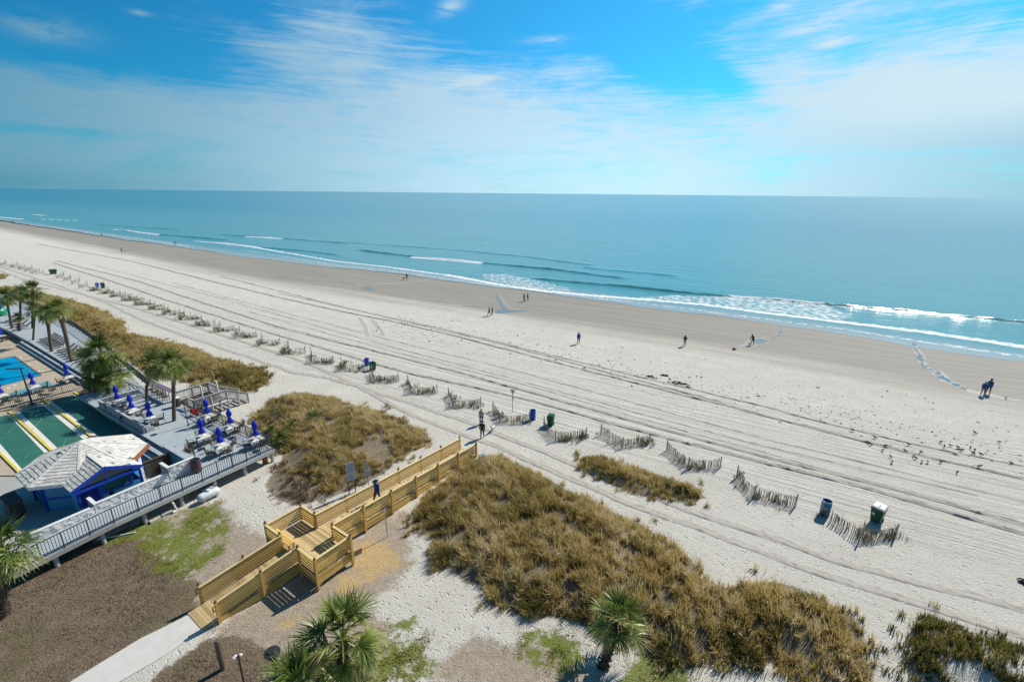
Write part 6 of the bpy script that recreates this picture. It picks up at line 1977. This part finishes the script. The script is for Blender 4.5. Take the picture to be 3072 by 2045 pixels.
def person(loc, az_, label, h=1.72, top=(.02, .02, .025), legs=(.02, .02, .025), hat=None, hair=(.03, .02, .015), stride=.0, bend=0.0, arms='down', jacket=None, shoes=(.02, .02, .02), group=None, slim=1.0):
    k = h / 1.75
    s = thing('person', loc, -rad(az_), label, 'person', group)
    st = stride
    lean = Vector((0, math.sin(bend), math.cos(bend)))
    pel = Vector((0, -.12 * math.sin(bend), .95))
    def tr(d, x=0, y=0): return pel + lean * d + Vector((x, y, 0))
    J = [pel, tr(.2), tr(.42), tr(.55), tr(.66, 0, .02), tr(.77, 0, .02)]
    R_ = [.15 * slim, .145 * slim, .155 * slim, .06, .095, .075]
    E_ = [(0, 1), (1, 2), (2, 3), (3, 4), (4, 5)]
    Sg = [0, 0, 0, 2, 2]
    J.append(J[4] + Vector((0, .105, -.02))); R_.append(.022); E_.append((4, 6)); Sg.append(2)       # nose
    tips = []
    for sgn in (-1, 1):
        a0 = len(J)
        sw = -st * sgn * .8
        sh = tr(.47, .19 * sgn)
        if arms == 'down': el_, wr, hn = sh + Vector((.05 * sgn, -.03 + sw * .35, -.28)), sh + Vector((.06 * sgn, .04 + sw * .8, -.53)), sh + Vector((.05 * sgn, .07 + sw * .9, -.62))
        elif arms == 'work': el_, wr, hn = sh + Vector((.06 * sgn, .12, -.26)), sh + Vector((-.05 * sgn, .34, -.40)), sh + Vector((-.08 * sgn, .42, -.44))
        else: el_, wr, hn = sh + Vector((.10 * sgn, -.08, -.26)), sh + Vector((.0, .12, -.36)), sh + Vector((-.06 * sgn, .19, -.36))
        J += [sh, el_, wr, hn]; R_ += [.068, .055, .038, .036]
        E_ += [(2, a0), (a0, a0 + 1), (a0 + 1, a0 + 2), (a0 + 2, a0 + 3)]; Sg += [0, 0, 0, 2]
        tips.append((hn, (hn - wr).normalized(), sgn))
        l0 = len(J)
        f = st * sgn
        J += [Vector((.10 * sgn, 0, .88)) + Vector((0, pel.y, 0)), Vector((.11 * sgn, .04 + f * .5 + (.06 if f < 0 else 0), .49)), Vector((.11 * sgn, f, .09 + (.06 if f < -.1 else 0))), Vector((.12 * sgn, f + .15, .035))]
        R_ += [.105, .072, .05, .042]
        E_ += [(0, l0), (l0, l0 + 1), (l0 + 1, l0 + 2), (l0 + 2, l0 + 3)]; Sg += [1, 1, 1, 3]
    J = [j * k for j in J]; R_ = [r_ * k for r_ in R_]
    me = skin_mesh(J, E_, R_, Sg, [cloth(top), cloth(legs), M['skin'], cloth(shoes)])
    # fingers
    mb = MB()
    mb.v = [tuple(v.co) for v in me.vertices]; mb.f = [tuple(p.vertices) for p in me.polygons]; mb.mi = [p.material_index for p in me.polygons]
    mb.cur = 2
    for hn, d, sgn in tips:
        sd_ = d.cross(Vector((sgn, 0, 0))).normalized()
        for j, L_ in enumerate((.07, .08, .078, .06)):
            a_ = (hn + sd_ * (-.026 + .017 * j)) * k
            mb.tube([a_, a_ + d * L_ * .55 * k, a_ + (d * L_ + Vector((-.02 * sgn, 0, 0))) * k], [.009 * k, .009 * k, .006 * k], 5)
        a_ = (hn - d * .03 + sd_ * .035) * k
        mb.tube([a_, a_ + (d * .03 + sd_ * .03) * k, a_ + (d * .065 + sd_ * .03) * k], [.011 * k, .01 * k, .007 * k], 5)
    mb.build('body', [cloth(top), cloth(legs), M['skin'], cloth(shoes)], s, smooth=True)
    hc = J[5] * .55 + J[4] * .45
    if hat:
        m_ = MB(); m_.lathe([(.19 * k if hat[1] else .115 * k, .02), (.115 * k, .035), (.11 * k, .09 * k), (.06 * k, .13 * k)], hc, 12); m_.build('hat', cloth(hat[0]), s, smooth=True)
    m_ = MB(); m_.sphere(hc + Vector((0, -.025, -.015)) * k, (.105 * k, .105 * k, .12 * k), 10, 7); m_.build('hair', cloth(hair), s, smooth=True)
    if jacket:
        m_ = MB()
        q = [J[0] + Vector((0, 0, -.06)) * k, J[1], J[2], J[3] - Vector((0, 0, .02)) * k]
        m_.tube(q, [.185 * k, .18 * k, .2 * k, .09 * k], 12, cap=False)
        m_.build('jacket', cloth(jacket), s, smooth=True)
    return s


BLK, NAVY, GRY, DEN = (.018, .018, .022), (.015, .04, .11), (.28, .27, .27), (.03, .05, .10)
person(at(1447, 1313), 185, 'person in black clothes and cap walking up towards the end of the boardwalk', 1.76, BLK, BLK, (BLK, True), stride=.16)
person(at(1444, 1272), 188, 'person in a pale grey top walking just behind the black-clad walker', 1.66, GRY, (.03, .03, .045), None, (.13, .06, .03), stride=.12)
pz = 0.78
p = at(1134, 1503, pz)
person(p, 212, 'person in a blue jacket and dark cap walking down the boardwalk', 1.76, (.012, .04, .15), (.05, .045, .04), ((.02, .025, .04), True), stride=.28, jacket=(.012, .06, .26))
person(beach(1468, 947), 250, 'person in grey mid-stride beside the shallow tide pool, left of a pair', 1.74, (.10, .10, .11), (.05, .05, .06), None, (.35, .33, .3), stride=.3)
person(beach(1477, 946), 250, 'person in dark clothes on the seaward side of the grey-clad walker by the tide pool', 1.62, BLK, (.03, .05, .10), None, stride=.12)
person(beach(1572, 905), 60, 'taller dark figure of the pair walking nearest the foam', 1.76, BLK, BLK, None, stride=.18)
person(beach(1583, 902), 60, 'shorter dark figure of the pair walking nearest the foam', 1.6, (.03, .03, .05), BLK, None, stride=.14)
person(beach(1221, 838), 200, 'dark figure stooping over a small dog on the wet sand', 1.72, BLK, BLK, None, stride=.1, bend=.35)
person(beach(1735, 1031), 20, 'person all in blue standing alone on the pale sand', 1.8, (.01, .06, .24), (.012, .035, .12), ((.02, .03, .08), False), stride=.05)
person(beach(2053, 1038), 30, 'person in a dark top and pale trousers standing right of the blue-clad figure', 1.72, (.03, .025, .03), (.22, .19, .17), None, stride=.05, arms='fold')
dg_ = person(beach(2257, 1034), 250, 'dark bending figure digging with a shovel beside the pool of water', 1.75, (.03, .028, .03), (.04, .04, .05), (BLK, False), stride=.18, bend=.5, arms='work')
person(beach(2946, 1185), 60, 'person in blue jacket with long hair, left of the pair at far right', 1.66, (.012, .07, .19), (.14, .11, .09), None, (.10, .05, .03), stride=.14, jacket=(.012, .07, .20))
person(beach(2962, 1180), 70, 'taller person in blue jacket and cap, right of the pair at far right', 1.82, (.015, .08, .22), (.02, .03, .05), ((.02, .05, .09), False), stride=.14, jacket=(.015, .09, .24))
person(beach(366, 758), 250, 'dark figure of a pair far up the beach', 1.76, BLK, BLK, None, stride=.15)
person(beach(377, 757), 250, 'pale-topped figure of a pair far up the beach', 1.66, (.6, .6, .6), (.04, .04, .05), None, stride=.15)
person(beach(524, 735), 240, 'left dark figure of the close pair by the far waterline', 1.74, BLK, BLK, None, stride=.1)
person(beach(529, 735), 240, 'right dark figure of the close pair by the far waterline', 1.7, (.03, .03, .04), BLK, None, stride=.1)
person(beach(306, 709), 250, 'lone tiny figure on the far wet sand', 1.75, (.10, .07, .06), BLK, None, stride=.2)
person(beach(38, 668), 250, 'left figure of the farthest dark pair at the left edge of the beach', 1.8, BLK, BLK, None)
person(beach(43, 668), 250, 'right figure of the farthest dark pair at the left edge of the beach', 1.8, BLK, (.03, .03, .05), None)
# shovel, bucket
s = thing('shovel', dg_.location + Vector((-.35, .25, 0)), 0, 'long-handled shovel held by the digging figure', 'shovel')
MB().tube([(0, 0, .15), (.25, -.1, 1.35)], .02, 6).build('handle', M['grey_wood'], s)
MB().bar((-.06, .02, -.05), (0, 0, .2), .2, .02, up=(0, 1, .2)).build('blade', M['iron'], s)
p = beach(2200, 1049)
s = thing('toy_bucket', p, 0, 'small red and blue beach toys on the sand left of the digger', 'toy')
MB().lathe([(.12, 0), (.17, .28), (.15, .28), (.1, .03)], n=12).build('bucket', M['red'], s)
MB().lathe([(.1, 0), (.14, .22), (.12, .22)], (.32, .05, 0), 12).build('cup', M['blue_plastic'], s)


def dog(loc, az_, label, c, L=.6):
    s = thing('dog', loc, -rad(az_), label, 'dog')
    J = [(0, -.28, .42), (0, -.05, .43), (0, .2, .44), (0, .32, .56), (0, .4, .64), (0, .53, .60), (0, -.42, .5), (0, -.55, .62)]
    R_ = [.10, .10, .13, .075, .075, .035, .025, .015]
    E_ = [(0, 1), (1, 2), (2, 3), (3, 4), (4, 5), (0, 6), (6, 7)]
    for x in (-.07, .07):
        a = len(J); J += [(x, .2, .3), (x, .19, .16), (x, .22, .02)]; R_ += [.05, .028, .026]; E_ += [(2, a), (a, a + 1), (a + 1, a + 2)]
        a = len(J); J += [(x, -.24, .3), (x, -.35, .17), (x, -.3, .02)]; R_ += [.07, .028, .026]; E_ += [(0, a), (a, a + 1), (a + 1, a + 2)]
        a = len(J); J += [(x * .8, .37, .74)]; R_ += [.02]; E_ += [(4, a)]
    k = L / .6
    me = skin_mesh([Vector(j) * k for j in J], E_, [r_ * k for r_ in R_], [0] * len(E_), [cloth(c)])
    put('body', me, s)
    return s


dog(at(1479, 1293), 200, 'small white dog on a lead beside the two walkers', (.6, .57, .48), .62)
dog(beach(1211, 838), 100, 'small dark dog in front of the stooping figure', (.02, .02, .02), .5)
# pigeons and gulls
def bird_mesh():
    mb = MB()
    mb.tube([(0, -.20, .13), (0, -.12, .15), (0, -.02, .18), (0, .08, .21), (0, .13, .25), (0, .155, .29), (0, .17, .31)], [.012, .045, .075, .07, .045, .042, .02], 9)
    mb.tube([(0, .17, .295), (0, .215, .285)], [.014, .004], 6)
    for x in (-1, 1):
        mb.tube([(x * .03, .01, .13), (x * .03, .0, .0)], .006, 5)
        mb.bar((x * .03, -.01, .004), (x * .03, .04, .004), .03, .006)
        mb.add([(x * .068, .06, .22), (x * .082, -.05, .19), (x * .03, -.24, .15), (x * .05, -.06, .14)], [(0, 1, 2, 3), (3, 2, 1, 0)])
    return mb.mesh('gull', M['bird'], smooth=True)


BM = bird_mesh()
rb = random.Random(8)
for (x, y) in ((1320, 485), (1455, 528), (1420, 560), (1432, 570), (1518, 577), (1502, 603), (1658, 570), (1637, 607), (1550, 643), (1558, 675), (1686, 635), (1733, 618), (1700, 652), (1738, 673), (1773, 675), (1851, 555), (1873, 582), (1910, 575), (1850, 677), (1955, 588), (1977, 603), (2030, 590), (2056, 602), (2046, 625), (2093, 630), (2084, 703), (1950, 740), (2275, 680), (2202, 555), (2058, 500)):
    p = at(1900 + x / 2.01, 1050 + (y + 5) / 2.01)
    o = put('gull', BM, None, p, rb.uniform(0, 6.28)); o.scale = (rb.uniform(.8, 1.05),) * 3
    tag(o, 'small dark gull standing on the raked sand in the flock at the right', 'bird', 'gulls standing on the raked sand')
o = put('gull', BM, None, beach(3017, 1196), 2.0); tag(o, 'single gull on the wet sand just right of the blue-jacketed pair', 'bird')
# weed and litter along the tide line
for k, (x, y, w_, lb) in enumerate(((1948, 1131, .9, 'leftmost dark seaweed clump on the tide line above the raked sand'), (2016, 1148, 1.4, 'largest dark seaweed clump on the tide line'), (2044, 1150, .9, 'flat dark seaweed clump just right of the largest one'), (1990, 1126, .5, 'small dark seaweed clump above the largest one'), (2060, 1162, .6, 'small rightmost seaweed clump on the tide line'), (3062, 1745, .45, 'dark driftwood stick at the right edge of the sand'))):
    r_ = random.Random(k); mb = MB()
    p = beach(x, y)
    for _ in range(14):
        q = Vector((r_.gauss(0, w_ * .35), r_.gauss(0, w_ * .18), .03)); a_ = r_.uniform(-.6, .6)
        mb.tube([q, q + Vector((math.cos(a_) * .15, math.sin(a_) * .15, r_.uniform(.02, .12))), q + Vector((math.cos(a_) * .34, math.sin(a_) * .34, .02))], [.03, .05, .02], 5)
    tag(mb.build('seaweed' if k < 5 else 'driftwood', M['debris'], loc=p, rotz=rad(-25)), lb, 'seaweed' if k < 5 else 'driftwood', 'seaweed clumps on the tide line' if k < 5 else None)

# dark specks of weed and shell scattered along the tide lines: nobody could count them
r_ = np.random.default_rng(12)
n = 900
uu = r_.uniform(-60, 26, n); vv = np.where(r_.random(n) < .6, r_.normal(56, 2.0, n), r_.uniform(50, 67, n)) + uu * -.03
bx = uu[:, None] * BU + vv[:, None] * BV
sz = r_.uniform(.03, .11, n) * np.where(r_.random(n) < .1, 1.8, 1)
an = r_.uniform(0, 6.28, n)
V = np.zeros((n, 5, 3))
for k in range(4):
    V[:, k, 0] = bx[:, 0] + np.cos(an + k * 1.57) * sz * (1.6 if k % 2 else .8); V[:, k, 1] = bx[:, 1] + np.sin(an + k * 1.57) * sz * (1.6 if k % 2 else .8); V[:, k, 2] = .005
V[:, 4, :2] = bx; V[:, 4, 2] = sz * .7
b_ = (np.arange(n) * 5)[:, None]
tag(put('beach_litter', np_mesh('beach_litter', V.reshape(-1, 3), [np.concatenate([b_ + np.array([[k, (k + 1) % 4, 4]]) for k in range(4)])], M['debris'])), 'scattered dark specks of weed and shell along the tide line', 'litter', kind='stuff')
